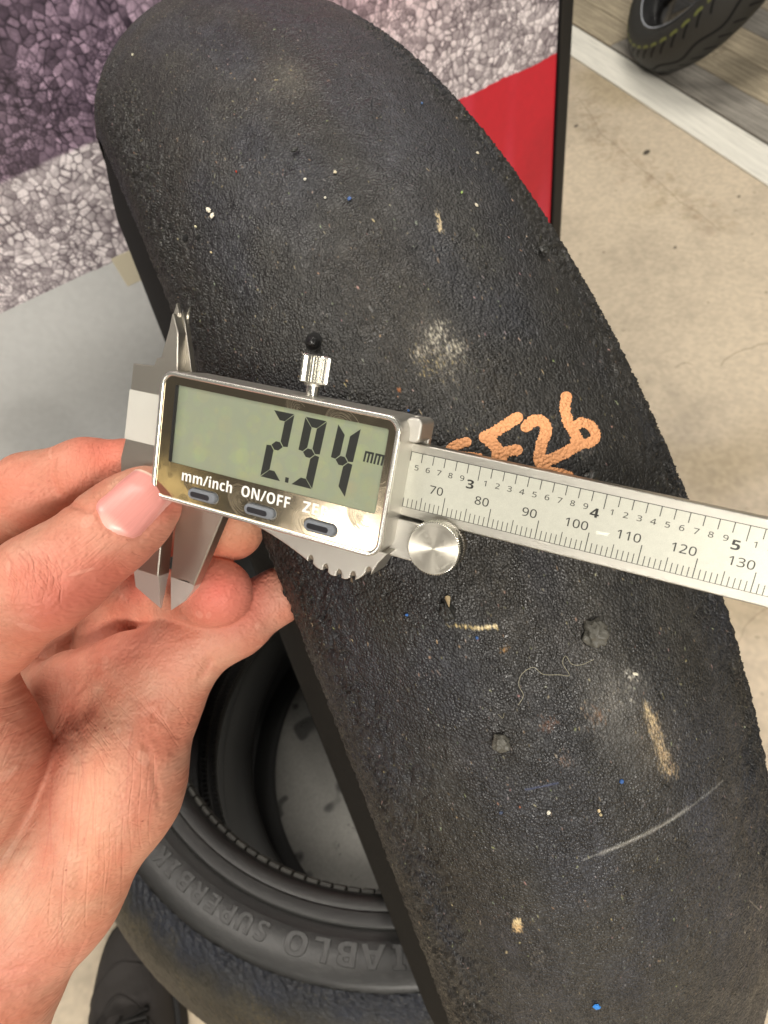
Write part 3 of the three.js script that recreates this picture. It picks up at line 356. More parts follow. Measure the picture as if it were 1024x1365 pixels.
/* ------------------------------------------------ the digital caliper */
const cal = new THREE.Group(); cal.name = 'digital_caliper'; scene.add(cal);
{
  const w = new THREE.Vector3(0.193, -0.361, -0.205), q = new THREE.Quaternion().setFromAxisAngle(w.clone().normalize(), w.length());
  new THREE.Matrix4().compose(new THREE.Vector3(0.040674, -0.002081, -0.133796), q, new THREE.Vector3(1, 1, 1)).premultiply(camTurn).decompose(cal.position, cal.quaternion, cal.scale); cal.updateMatrixWorld();
  // drawn in millimetres: x along the beam (100 mm on the scale is x = 0), y across it, z towards the viewer; then scaled to metres
  const mm = (g) => { g.scale(0.001, 0.001, 0.001); return g; };
  const poly = (pts) => { const s = new THREE.Shape(); pts.forEach(([x, y], i) => (i ? s.lineTo(x, y) : s.moveTo(x, y))); s.closePath(); return s; };
  const rrect = (x0, y0, x1, y1, r, T = THREE.Shape) => { const s = new T(); s.moveTo(x0 + r, y0); s.lineTo(x1 - r, y0); s.absarc(x1 - r, y0 + r, r, -Math.PI / 2, 0); s.lineTo(x1, y1 - r); s.absarc(x1 - r, y1 - r, r, 0, Math.PI / 2); s.lineTo(x0 + r, y1); s.absarc(x0 + r, y1 - r, r, Math.PI / 2, Math.PI); s.lineTo(x0, y0 + r); s.absarc(x0 + r, y0 + r, r, Math.PI, 1.5 * Math.PI); return s; };
  const slab = (shape, z0, z1, bevel = 0, seg = 3) => { const g = new THREE.ExtrudeGeometry(shape, { depth: z1 - z0 - 2 * bevel, bevelEnabled: bevel > 0, bevelThickness: bevel, bevelSize: bevel, bevelOffset: -bevel, bevelSegments: seg, curveSegments: 10 }); g.translate(0, 0, z0 + bevel); return mm(g); };
  const S = 512, ba = tileNoise(S, 256, 81), bb = tileNoise(S, 30, 82);
  const brushed = dataTex(S, S, (x, y) => 255 * clamp(0.5 + 0.35 * (ba(x * 0.06, y) - 0.5) + 0.25 * (ba(x * 0.2 + 40, y * 1.0) - 0.5))), grit = dataTex(S, S, (x, y) => 255 * ba(x, y)), smear = dataTex(S, S, (x, y) => 90 + 110 * bb(x, y) + 40 * ba(x, y));
  const satin = new THREE.MeshStandardMaterial({ color: 0xc9c6be, metalness: 0.9, roughness: 0.36, bumpMap: repeat(grit, 60, 60), bumpScale: 0.00002 });
  const ground = new THREE.MeshStandardMaterial({ color: 0xb7b2a8, metalness: 1, roughness: 0.33, roughnessMap: repeat(smear, 40, 40), bumpMap: repeat(brushed, 40, 40), bumpScale: 0.00003 });
  ground.roughness = 0.55;
  const rail = new THREE.MeshStandardMaterial({ color: 0xb6b3aa, metalness: 1, roughness: 0.3, bumpMap: repeat(brushed, 20, 60), bumpScale: 0.00003 });
  const tipMetal = new THREE.MeshStandardMaterial({ color: 0xd6d4ce, metalness: 0.75, roughness: 0.42, bumpMap: repeat(brushed, 40, 40), bumpScale: 0.00003 });
  const bright = new THREE.MeshStandardMaterial({ color: 0xdcdad2, metalness: 1, roughness: 0.2 });

  // the beam with its engraved scale
  add(cal, 'beam', slab(poly([[-105, -8], [62, -8], [62, 8], [-105, 8]]), -3.6, 0, 0.25, 2), rail);
  const X0 = -45, X1 = 60, Y0 = -5.98, Y1 = 6.2, PXM = 2048 / (X1 - X0);
  const scaleTex = canvasTex(2048, Math.round((Y1 - Y0) * PXM), (x, W, H) => {
    const r = rng(83), im = x.createImageData(W, H); for (let i = 0; i < W * H; i++) { const g = 190 + 18 * (r() - 0.5) + 5 * bb(i % W, Math.floor(i / W)); im.data.set([g, g, g * 0.935, 255], i * 4); } x.putImageData(im, 0, 0);
    const U = (m) => (m - X0) * PXM, Wv = (y) => (Y1 - y) * PXM, ink = '#2b2a27'; x.fillStyle = ink; x.strokeStyle = ink;
    const tick = (m, y0, y1, w) => { x.lineWidth = w * PXM; x.beginPath(); x.moveTo(U(m), Wv(y0)); x.lineTo(U(m), Wv(y1)); x.stroke(); };
    const num = (s, m, y, h, wide, weight = '600') => { x.save(); x.translate(U(m), Wv(y)); x.scale(wide, 1); x.font = `${weight} ${h * PXM * 1.37}px sans-serif`; x.textAlign = 'center'; x.textBaseline = 'alphabetic'; x.fillText(s, 0, h * PXM / 2); x.restore(); };
    for (let t = 56; t <= 160; t++) { const m = t - 100; tick(m, Y0 + 0.02, t % 10 === 0 ? -2.05 : t % 5 === 0 ? -3.2 : -4.0, t % 10 === 0 ? 0.16 : 0.14); if (t % 10 === 0) num(String(t), m - (t < 100 ? 2.15 : 2.75), -0.95, 1.75, 1.22, '500'); }
    for (let k = 22; k <= 63; k++) { const m = k * 2.54 - 100, d = k % 10; tick(m, Y1 - 0.02, d ? 4.15 : 3.15, 0.15); d ? num(String(d), m - 0.85, 2.95, 1.15, 1.3, '400') : num(String(k / 10), m - 1.45, 2.05, 1.85, 1.3, '600'); }
    x.fillRect(0, 0, W, 0.12 * PXM); x.fillRect(0, H - 0.10 * PXM, W, 0.10 * PXM);
    for (let k = 0; k < 9; k++) { x.strokeStyle = `rgba(240,240,226,0.8)`; x.lineWidth = 2; x.beginPath(); x.moveTo(U(1.2) + 14 * r(), Wv(-1.4 - r() * 0.6)); x.lineTo(U(3.2) + 14 * r(), Wv(-1.2 - r() * 0.7)); x.stroke(); }
    for (let k = 0; k < 60; k++) { x.fillStyle = `rgba(60,55,45,${0.25 * r()})`; x.fillRect(r() * W, r() * H, 1 + 2 * r(), 1 + r()); }
  });
  const sp = mm(new THREE.PlaneGeometry(X1 - X0, Y1 - Y0)); add(cal, 'scale_plate', sp, new THREE.MeshStandardMaterial({ map: scaleTex, roughness: 0.38, metalness: 0.25 })).position.set((X0 + X1) / 2000, (Y0 + Y1) / 2000, 0.00006);

  // fixed jaw, moving jaw, and their thinned tips
  add(cal, 'fixed_jaw', slab(poly([[-112.7, 12.9], [-106.5, 13.3], [-105.9, 15.2], [-103.9, 15.9], [-103.2, 21.6], [-102.6, 26], [-102.3, 26.2], [-100.4, 22], [-99.5, 13], [-99.5, -38.6], [-107.6, -38.6], [-110.5, -32], [-113.6, -17], [-114.2, -10.8], [-113.2, -5.7]]), -2.6, 2, 0.22, 1), ground);
  add(cal, 'fixed_jaw_blade', slab(poly([[-106.3, 13.3], [-102.7, 28.8], [-101.9, 26.4], [-103.2, 15]]), -0.7, 0.5, 0.15, 1), ground);
  const wedge = (pts, z0, z1, thin) => { const g = slab(poly(pts), z0, z1); const p = g.attributes.position; for (let i = 0; i < p.count; i++) { const y = p.getY(i) * 1000, k = clamp((y + 48.1) / 9.5); p.setZ(i, lerp(thin / 1000, p.getZ(i), 0.12 + 0.88 * k)); } g.computeVertexNormals(); return g; };
  add(cal, 'fixed_jaw_tip', wedge([[-99.5, -38.5], [-99.6, -48.0], [-103.2, -46.2], [-107.3, -44.0], [-107.6, -38.5]], -2.4, 1.7, -0.8), tipMetal);
  add(cal, 'jaw_inlay', slab(poly([[-113.0, 6.55], [-99.6, 6.7], [-99.6, -5.7], [-113.4, -5.8]]), 1.9, 2.07), new THREE.MeshStandardMaterial({ color: 0xd4d3ca, metalness: 0.45, roughness: 0.5, bumpMap: repeat(grit, 80, 80), bumpScale: 0.00003 }));
  add(cal, 'moving_jaw', slab(poly([[-97.0, 12], [-97.0, -38.6], [-91.9, -38.2], [-89.7, -38.9], [-83.6, -19.0], [-82.0, -10], [-82, 12]]), -3.2, 0.3, 0.25, 1), ground);
  add(cal, 'moving_jaw_tip', wedge([[-97.0, -38.55], [-97.0, -48.1], [-92.5, -43.9], [-90.0, -39.9], [-89.8, -38.6]], -2.9, 0.0, -1.6), tipMetal);
  add(cal, 'moving_jaw_blade', slab(poly([[-97.6, 13], [-100.9, 24.1], [-102.1, 27.0], [-102.9, 24.5], [-102.5, 20], [-99.5, 13]]), -2.9, -1.0, 0.15, 1), ground);
  add(cal, 'moving_jaw_point', slab(poly([[-101.4, 25.9], [-100.6, 28.4], [-100.6, 24]]), -2.2, -1.7), bright);

  // the slider: casing, mirror face, display, keys
  const outer = rrect(-98.5, -16.3, -39.1, 13.6, 3.4), face = rrect(-97.5, -15.4, -40.0, 12.7, 2.6);
  const rim = rrect(-98.5, -16.3, -39.1, 13.6, 3.4); rim.holes.push(rrect(-97.3, -15.2, -40.2, 12.5, 2.4, THREE.Path));
  add(cal, 'casing', slab(outer, -4.2, 8.2, 0.3, 2), satin);
  add(cal, 'casing_rim', slab(rim, 7.9, 9.15, 0.45, 4), new THREE.MeshPhysicalMaterial({ color: 0xd2d0c8, metalness: 0.85, roughness: 0.25, clearcoat: 0.4, clearcoatRoughness: 0.2 }));
  const plate = rrect(-97.4, -15.3, -40.1, 12.6, 2.4); plate.holes.push(rrect(-94.4, -7.05, -41.75, 10.75, 0.5, THREE.Path));
  for (const cx of [-83.8, -68.6, -53.5]) plate.holes.push(rrect(cx - 4.15, -14.35, cx + 4.15, -11.35, 1.49, THREE.Path));
  // worn mirror with the whorls of fingerprints in its gloss
  const prints = canvasTex(1024, 512, (x, W, H) => { const r = rng(91); x.fillStyle = 'rgb(0,52,0)'; x.fillRect(0, 0, W, H); for (let i = 0; i < 700; i++) { x.fillStyle = `rgba(0,${60 + r() * 120},0,${r() * 0.12})`; x.beginPath(); x.arc(r() * W, r() * H, 3 + r() * 26, 0, 7); x.fill(); } for (const [cx, cy, R] of [[930, 180, 110], [800, 60, 90], [420, 450, 90], [950, 380, 100], [180, 430, 60], [620, 30, 80], [720, 470, 80]]) for (let k = 3; k < R; k += 5) { x.strokeStyle = `rgba(0,${150 + r() * 80},0,0.5)`; x.lineWidth = 2; x.beginPath(); const t = r() * 2; x.ellipse(cx + k * 0.2, cy, k, k * 0.7, 0.6, t, t + 3.4); x.stroke(); } for (let i = 0; i < 160; i++) { const a = r() * W, b = r() * H, t = r() * 6.3; x.strokeStyle = `rgba(0,190,0,${r() * 0.3})`; x.lineWidth = 0.8; x.beginPath(); x.moveTo(a, b); x.lineTo(a + Math.cos(t) * 20 * r(), b + Math.sin(t) * 20 * r()); x.stroke(); } }, false);
  const pg = new THREE.ExtrudeGeometry(plate, { depth: 0.5, bevelEnabled: false, curveSegments: 10 }); pg.translate(0, 0, 8.15); { const p = pg.attributes.position, uv = pg.attributes.uv; for (let i = 0; i < p.count; i++) uv.setXY(i, (p.getX(i) + 97.4) / 57.3, (p.getY(i) + 15.3) / 27.9); } mm(pg);
  const mirror = new THREE.MeshStandardMaterial({ color: 0xa39782, metalness: 1, roughness: 0.6, roughnessMap: prints });
  const fp = add(cal, 'face_plate', pg, mirror);
  const lcd = canvasTex(1536, 512, (x, W, H) => {
    const r = rng(92), g = x.createLinearGradient(0, 0, W, 0); g.addColorStop(0, '#747a6b'); g.addColorStop(0.06, '#8d937f'); g.addColorStop(1, '#8b927b'); x.fillStyle = g; x.fillRect(0, 0, W, H);
    for (let i = 0; i < 500; i++) { x.fillStyle = `rgba(${150 + r() * 40},${155 + r() * 40},110,${r() * 0.08})`; x.beginPath(); x.arc(r() * W, r() * H, 6 + r() * 50, 0, 7); x.fill(); }
    const k = W / 53.2, U = (m) => (m + 94.65) * k, Wv = (y) => (11.0 - y) * k; x.fillStyle = '#1c1e19';
    const digit = (cx, on) => {                                            // centre x, lit segments
      const w = 4.55, h = 14.4, t = 1.95, gp = 0.13, y0 = -4.7, sk = 0.085, P = (a, b) => [U(cx + a + (b - 2.5) * sk), Wv(b)], L = -w / 2 - 0.3, R = w / 2 + 0.3, T = y0 + h, M = y0 + h / 2, B = y0;
      const f = (...pts) => { x.beginPath(); pts.forEach(([a, b], i) => (i ? x.lineTo(...P(a, b)) : x.moveTo(...P(a, b)))); x.closePath(); x.fill(); };
      if (on.includes('a')) f([L + gp, T], [R - gp, T], [R - t, T - t + gp], [L + t, T - t + gp]);
      if (on.includes('b')) f([R, T - gp], [R, M + gp * 2], [R - t * 0.55, M + gp], [R - t, M + t * 0.5 + gp], [R - t, T - t]);
      if (on.includes('c')) f([R, B + gp], [R, M - gp * 2], [R - t * 0.55, M - gp], [R - t, M - t * 0.5 - gp], [R - t, B + t]);
      if (on.includes('d')) f([L + gp, B], [R - gp, B], [R - t, B + t - gp], [L + t, B + t - gp]);
      if (on.includes('e')) f([L, B + gp], [L, M - gp * 2], [L + t * 0.55, M - gp], [L + t, M - t * 0.5 - gp], [L + t, B + t]);
      if (on.includes('f')) f([L, T - gp], [L, M + gp * 2], [L + t * 0.55, M + gp], [L + t, M + t * 0.5 + gp], [L + t, T - t]);
      if (on.includes('g')) f([L + t * 0.6, M], [L + t + gp, M + t / 2 - gp * 0.5], [R - t - gp, M + t / 2 - gp * 0.5], [R - t * 0.6, M], [R - t - gp, M - t / 2 + gp * 0.5], [L + t + gp, M - t / 2 + gp * 0.5]);
    };
    digit(-66.8, 'abged'); digit(-59.0, 'abcdfg'); digit(-51.2, 'fgbc');
    x.fillRect(U(-63.75), Wv(-3.55), 0.85 * k, 1.1 * k);
    // the small unit sign
    for (const m of [-46.45, -44.1]) { for (let j = 0; j < 3; j++) { x.beginPath(); x.moveTo(U(m + j * 0.8), Wv(3.35)); x.lineTo(U(m + j * 0.8 + 0.42), Wv(3.35)); x.lineTo(U(m + j * 0.8 + 0.6), Wv(5.45)); x.lineTo(U(m + j * 0.8 + 0.18), Wv(5.45)); x.fill(); } x.fillRect(U(m + 0.18), Wv(5.55), 2.0 * k, 0.42 * k); }
  });
  const lg = mm(new THREE.PlaneGeometry(53.2, 18.35)); add(cal, 'display', lg, new THREE.MeshStandardMaterial({ map: lcd, roughness: 0.45 })).position.set(-0.06805, 0.001825, 0.00824);
  add(cal, 'display_window', slab(rrect(-94.38, -7.03, -41.77, 10.73, 0.5), 8.35, 8.6), new THREE.MeshPhysicalMaterial({ color: 0xffffff, transmission: 1, thickness: 0, roughness: 0.04, ior: 1.45 }));
  const well = new THREE.MeshStandardMaterial({ color: 0x1b1a18, roughness: 0.5 });
  add(cal, 'window_edge', slab(rrect(-94.35, -7.0, -93.75, 10.7, 0.25), 8.26, 8.72), well);
  const keyM = new THREE.MeshStandardMaterial({ color: 0x7f848b, roughness: 0.5, bumpMap: repeat(grit, 30, 30), bumpScale: 0.00006 }), wornM = new THREE.MeshStandardMaterial({ color: 0x33343a, roughness: 0.6, bumpMap: repeat(grit, 60, 60), bumpScale: 0.0002 });
  for (const cx of [-83.8, -68.6, -53.5]) {
    const k = add(cal, 'key', slab(rrect(cx - 3.75, -14.05, cx + 3.75, -11.65, 1.18), 7.5, 9.75, 0.5, 4), keyM);
    add(k, 'worn_key_top', slab(rrect(cx - 2.9, -13.5, cx + 2.3, -12.25, 0.6), 9.66, 9.79, 0.05, 1), wornM);
  }
  const ink = new THREE.MeshStandardMaterial({ color: 0xe9e8e2, roughness: 0.55 });
  const word = (s, x0, x1, y0, h) => { const g = new TextGeometry(s, { font, size: h, depth: 0.03, curveSegments: 6 }); g.computeBoundingBox(); const b = g.boundingBox; g.translate(-b.min.x, 0, 0); g.scale((x1 - x0) / (b.max.x - b.min.x), 1, 1); g.translate(x0, y0, 8.655); add(fp, 'printed_word', mm(g), ink); };
  word('mm/inch', -90.2, -76.5, -10.6, 2.45); word('ON/OFF', -74.0, -61.6, -10.6, 2.5); word('ZERO', -58.4, -49.3, -10.5, 2.45);

  // thumb rest with its scalloped grip below the casing
  const rest = new THREE.Shape(); rest.moveTo(-84, -15.9); rest.lineTo(-75, -16.9); rest.bezierCurveTo(-68, -17.8, -62, -20.0, -57.6, -21.9);
  const teeth = [[-56.3, -22.3], [-52.4, -23.3], [-49.0, -23.7], [-45.7, -23.2], [-42.3, -21.2]];
  teeth.forEach(([x, y], i) => { const r = 0.62, n = i < 4 ? teeth[i + 1] : [-40.6, -18.6]; rest.lineTo(x - r, y); rest.lineTo(x - r * 0.9, y + 1.0); rest.quadraticCurveTo(x, y + 2.3, x + r * 0.9, y + 1.0); rest.lineTo(x + r, y - 0.1); if (i < 4) rest.quadraticCurveTo((x + n[0]) / 2, (y + n[1]) / 2 - 0.7, n[0] - 0.62, n[1]); });
  rest.lineTo(-40.4, -18.2); rest.lineTo(-38.6, -15.5); rest.closePath();
  add(cal, 'thumb_rest', slab(rest, -3.2, 5.4, 0.3, 3), satin);
  const floor_ = new THREE.Shape(); floor_.moveTo(-80, -15); floor_.lineTo(-66, -18.4); floor_.lineTo(-57.6, -21.6); [[-56.3, -22.0], [-52.4, -23.05], [-49.0, -23.4], [-45.7, -22.9], [-42.3, -20.9], [-40.8, -18.4]].forEach(([x, y]) => floor_.lineTo(x, y)); floor_.lineTo(-40, -15); floor_.closePath();
  add(cal, 'grip_recess', slab(floor_, -2.8, 4.3, 0.2, 2), new THREE.MeshStandardMaterial({ color: 0x8a7f72, metalness: 0.7, roughness: 0.5 }));
  add(cal, 'casing_back', slab(rrect(-98.3, -16.2, -36.9, 13.4, 2.2), -5.6, -3.9, 0.3, 2), satin);
  add(cal, 'end_lip', slab(rrect(-40.5, 8.3, -36.8, 13.5, 1.4), -5.5, 3.2, 0.5, 3), satin);

  // locking screw: knurled head on a thin neck
  const gear = (n, R, d) => { const s = new THREE.Shape(); for (let i = 0; i < n; i++) { const t = i / n * Math.PI * 2, u = (i + 0.5) / n * Math.PI * 2; const P = (a, q) => [Math.cos(a) * q, Math.sin(a) * q]; i ? s.lineTo(...P(t, R)) : s.moveTo(...P(t, R)); s.lineTo(...P(u, R - d)); } s.closePath(); return s; };
  const sc = add(cal, 'locking_screw', (() => { const g = new THREE.ExtrudeGeometry(gear(30, 3.2, 0.45), { depth: 5.4, bevelEnabled: true, bevelThickness: 0.4, bevelSize: 0.4, bevelOffset: -0.4, bevelSegments: 2 }); g.translate(0, 0, 0.4); g.rotateX(-Math.PI / 2); return mm(g); })(), bright); sc.position.set(-0.0642, 0.0163, 0.0004);
  add(sc, 'screw_neck', mm((() => { const g = new THREE.CylinderGeometry(1.45, 1.45, 3.2, 24); g.translate(0, -1.2, 0); return g; })()), bright);
  add(sc, 'screw_collar', mm((() => { const g = new THREE.CylinderGeometry(2.1, 2.1, 0.5, 24); g.translate(0, -0.25, 0); return g; })()), ground);

  // thumb wheel: turned face, knurled edge, second knurled ring behind
  const wz = 4.4, R = 5.85, wheel = add(cal, 'thumb_wheel', (() => { const g = new THREE.ExtrudeGeometry(gear(70, R, 0.3), { depth: 2.6, bevelEnabled: true, bevelThickness: 0.35, bevelSize: 0.35, bevelOffset: -0.35, bevelSegments: 3 }); g.translate(0, 0, -3.0); return mm(g); })(), bright); wheel.position.set(-0.0293, -0.0122, wz / 1000);
  { const N = 128, K = 10, pos = [], uv = [], ix = [], nr = []; for (let i = 0; i <= N; i++) for (let j = 0; j <= K; j++) { const t = i / N * Math.PI * 2, r = 0.00545 * (0.01 + 0.99 * j / K); pos.push(Math.cos(t) * r, Math.sin(t) * r, 0.0000); nr.push(0, 0, 1); uv.push(i / N * 8, j / K); if (i < N && j < K) { const a = i * (K + 1) + j, b = a + K + 1; ix.push(a, a + 1, b, a + 1, b + 1, b); } }
    const g = new THREE.BufferGeometry(); g.setAttribute('position', new THREE.Float32BufferAttribute(pos, 3)); g.setAttribute('normal', new THREE.Float32BufferAttribute(nr, 3)); g.setAttribute('uv', new THREE.Float32BufferAttribute(uv, 2)); g.setIndex(ix);
    const rings = dataTex(64, 512, (x, y) => 255 * clamp(0.5 + 0.5 * (ba(3, y * 1.0) - 0.5) + 0.3 * (ba(9, y * 0.37) - 0.5)));
    const f = add(wheel, 'turned_face', g, new THREE.MeshPhysicalMaterial({ color: 0xd8d3c6, metalness: 1, roughness: 0.34, anisotropy: 0.85, anisotropyRotation: Math.PI / 2, bumpMap: rings, bumpScale: 0.00003 })); f.position.z = 0.00003; }
  add(wheel, 'knurled_ring', (() => { const g = new THREE.ExtrudeGeometry(gear(56, R - 0.15, 0.35), { depth: 2.2, bevelEnabled: true, bevelThickness: 0.25, bevelSize: 0.25, bevelOffset: -0.25, bevelSegments: 2 }); g.translate(0, 0, -6.6); return mm(g); })(), ground);
  add(wheel, 'wheel_hub', (() => { const g = new THREE.CylinderGeometry(4.6, 4.6, 3, 40); g.rotateX(Math.PI / 2); g.translate(0, 0, -3.9); return mm(g); })(), ground);
  add(cal, 'wheel_bracket', slab(rrect(-41, -17.2, -27.5, -8.6, 1.2), -4.0, 0.9, 0.3, 2), satin);
  tag(cal, 'silver digital caliper with a grey number display, held across the worn tyre', 'caliper');
}

/* ------------------------------------------------ the hand */
function surfaceNets(f, lo, hi, cell) {                                    // a smooth closed mesh round the places where f < 0
  const n = [0, 1, 2].map((k) => Math.ceil((hi[k] - lo[k]) / cell) + 1), [nx, ny, nz] = n, v = new Float32Array(nx * ny * nz), at = (i, j, k) => i + nx * (j + ny * k);
  for (let k = 0; k < nz; k++) for (let j = 0; j < ny; j++) for (let i = 0; i < nx; i++) v[at(i, j, k)] = f(lo[0] + i * cell, lo[1] + j * cell, lo[2] + k * cell);
  const id = new Int32Array(nx * ny * nz).fill(-1), pos = [], ix = [];
  for (let k = 0; k < nz - 1; k++) for (let j = 0; j < ny - 1; j++) for (let i = 0; i < nx - 1; i++) {
    let m = 0; for (let c = 0; c < 8; c++) if (v[at(i + (c & 1), j + (c >> 1 & 1), k + (c >> 2))] < 0) m |= 1 << c;
    if (m === 0 || m === 255) continue;
    let sx = 0, sy = 0, sz = 0, e = 0;
    for (let a = 0; a < 8; a++) for (let b = 0; b < 3; b++) { const c = a | 1 << b; if (c === a || !((m >> a & 1) ^ (m >> c & 1))) continue; const va = v[at(i + (a & 1), j + (a >> 1 & 1), k + (a >> 2))], vb = v[at(i + (c & 1), j + (c >> 1 & 1), k + (c >> 2))], t = va / (va - vb); sx += (a & 1) + (b === 0 ? t : 0); sy += (a >> 1 & 1) + (b === 1 ? t : 0); sz += (a >> 2) + (b === 2 ? t : 0); e++; }
    id[at(i, j, k)] = pos.length / 3; pos.push(lo[0] + (i + sx / e) * cell, lo[1] + (j + sy / e) * cell, lo[2] + (k + sz / e) * cell);
  }
  const quad = (a, b, c, d, flip) => { if (a < 0 || b < 0 || c < 0 || d < 0) return; flip ? ix.push(a, c, b, a, d, c) : ix.push(a, b, c, a, c, d); };
  for (let k = 1; k < nz - 1; k++) for (let j = 1; j < ny - 1; j++) for (let i = 1; i < nx - 1; i++) {
    const s = v[at(i, j, k)] < 0;
    if (s !== v[at(i + 1, j, k)] < 0) quad(id[at(i, j - 1, k - 1)], id[at(i, j, k - 1)], id[at(i, j, k)], id[at(i, j - 1, k)], !s);
    if (s !== v[at(i, j + 1, k)] < 0) quad(id[at(i - 1, j, k - 1)], id[at(i - 1, j, k)], id[at(i, j, k)], id[at(i, j, k - 1)], !s);
    if (s !== v[at(i, j, k + 1)] < 0) quad(id[at(i - 1, j - 1, k)], id[at(i, j - 1, k)], id[at(i, j, k)], id[at(i - 1, j, k)], !s);
  }
  return { pos, ix };
}
{
  const o = new THREE.Group(); o.name = 'hand'; scene.add(o); o.applyMatrix4(camTurn); o.updateMatrixWorld();      // local axes: x right, y along the fingers, z out of the palm, millimetres below
  const P = (px, py, d) => new THREE.Vector3((px - 512) / F * d, -(py - 682.5) / F * d, -d);
  const bones = [], groups = {};
  const chain = (g, k, pts) => { groups[g] ??= { k, b: [] }; for (let i = 0; i + 1 < pts.length; i++) { const [a, b] = [pts[i], pts[i + 1]], A = P(a[0], a[1], a[2]), B = P(b[0], b[1], b[2]); groups[g].b.push([A.x, A.y, A.z, a[3], B.x - A.x, B.y - A.y, B.z - A.z, b[3], 1 / A.distanceToSquared(B)]); } };
  // palm, heel of the hand, wrist
  chain('palm', 9, [[205, 928, 194, 13.5], [150, 1045, 187, 17.5], [62, 1185, 180, 17.5], [-55, 1325, 174, 18.5]]);
  chain('palm', 9, [[110, 945, 200, 13], [50, 1080, 191, 17], [-20, 1260, 181, 19]]);
  chain('palm', 9, [[20, 930, 201, 13], [-30, 1080, 191, 18], [-60, 1260, 180, 20]]);
  chain('palm', 9, [[-60, 1330, 172, 21], [-150, 1560, 165, 25]]);
  chain('palm', 9, [[-35, 1325, 173, 16.5], [-120, 1560, 168, 22]]);
  chain('palm', 9, [[-50, 1080, 193, 16], [-130, 930, 203, 13], [-190, 832, 199, 12]]);
  // ball of the thumb
  chain('thenar', 6, [[-62, 900, 166, 13.5], [-44, 1010, 169, 17.3], [-68, 1130, 173, 17.5]]);
  chain('thumb', 5, [[-105, 900, 163, 13.5], [-20, 838, 158, 11.6], [58, 777, 155, 10.9], [100, 748, 158, 9.6], [150, 707, 162.5, 9.6], [184, 678, 166.5, 8.6], [198, 665, 168.5, 7.6]]);
  chain('index', 4, [[-190, 830, 196, 12], [-60, 715, 187, 10.5], [40, 655, 182, 9.6], [115, 632, 184, 9.0], [180, 630, 187, 8.4], [240, 640, 191, 7.8]]);
  chain('middle', 4, [[60, 930, 208, 10], [90, 775, 218, 9.5], [215, 700, 204, 8.8], [300, 702, 190, 8.6], [312, 704, 189, 8.2]]);
  chain('ring', 4, [[140, 910, 205, 10], [150, 800, 216, 9.5], [222, 803, 202, 8.8], [284, 789, 184, 8.5], [294, 790, 182.5, 8.2]]);
  chain('pinky', 5, [[205, 928, 194, 13], [242, 872, 193, 10.4], [312, 828, 193, 9.4], [372, 794, 196, 7.0], [384, 788, 197, 6.6]]);
  chain('ridge', 5, [[95, 905, 196, 8], [170, 888, 194, 8.5], [232, 884, 193, 8.5]]);
  const cone = (q, x, y, z) => { const dx = x - q[0], dy = y - q[1], dz = z - q[2], t = clamp((dx * q[4] + dy * q[5] + dz * q[6]) * q[8]); return Math.hypot(dx - t * q[4], dy - t * q[5], dz - t * q[6]) - lerp(q[3], q[7], t); };
  const smin = (a, b, k) => { const h = Math.max(k - Math.abs(a - b), 0) / k; return Math.min(a, b) - h * h * k * 0.25; };
  const part = (g, x, y, z) => { let d = 1e9; for (const q of groups[g].b) d = smin(d, cone(q, x, y, z), groups[g].k); return d; };
  const body = (x, y, z) => {
    let palm = part('palm', x, y, z); palm = smin(palm, part('pinky', x, y, z), 5); palm = smin(palm, part('ridge', x, y, z), 7);
    const th = part('thenar', x, y, z); let hand = smin(palm, th, 2.2);
    hand = smin(hand, part('thumb', x, y, z), 5);
    hand = smin(hand, part('ring', x, y, z), 1.2); hand = smin(hand, part('middle', x, y, z), 1.2); return smin(hand, part('index', x, y, z), 1.5);
  };
  const grad = (f, x, y, z, e = 0.35) => { const v = new THREE.Vector3(f(x + e, y, z) - f(x - e, y, z), f(x, y + e, z) - f(x, y - e, z), f(x, y, z + e) - f(x, y, z - e)); return v.normalize(); };
  const meet = (px, py, f = body) => { const d = RAY(px, py).normalize(); let t = 130; for (let i = 0; i < 160; i++) { const s = f(d.x * t, d.y * t, d.z * t); if (s < 0.02) return d.multiplyScalar(t); t += Math.max(s * 0.8, 0.02); if (t > 300) break; } return null; };
  // folds: lines pressed into the skin; width and depth in millimetres
  const folds = [];
  const fold = (pts, w, h) => { const q = pts.map(([a, b]) => meet(a, b)).filter(Boolean); for (let i = 0; i + 1 < q.length; i++) folds.push([q[i].x, q[i].y, q[i].z, q[i + 1].x - q[i].x, q[i + 1].y - q[i].y, q[i + 1].z - q[i].z, 1 / Math.max(1e-6, q[i].distanceToSquared(q[i + 1])), w, h]); };
    fold([[96, 985], [112, 1020], [117, 1070], [112, 1120], [104, 1180]], 1.4, 0.35);
  fold([[92, 940], [110, 975], [116, 1010]], 1.2, 0.35);
  fold([[268, 905], [276, 890], [280, 880]], 1.2, 0.7);
  fold([[205, 985], [225, 975], [243, 965]], 0.9, 0.25); fold([[195, 990], [208, 1040], [214, 1075]], 1.0, 0.3); fold([[180, 930], [200, 950], [222, 968], [240, 985]], 0.8, 0.25);
  fold([[110, 915], [100, 925], [88, 905]], 0.9, 0.3); fold([[75, 985], [90, 955], [100, 930]], 0.9, 0.25);
  fold([[72, 612], [68, 632], [76, 656], [96, 672], [118, 680]], 0.9, 0.8); fold([[66, 620], [62, 640], [66, 656]], 0.7, 0.35);
  fold([[0, 1320], [25, 1316], [50, 1308]], 1.1, 0.7); fold([[0, 1295], [30, 1290]], 1, 0.3); fold([[90, 1300], [100, 1280], [108, 1260]], 1.2, 0.3); fold([[60, 1330], [80, 1305]], 1.2, 0.3);
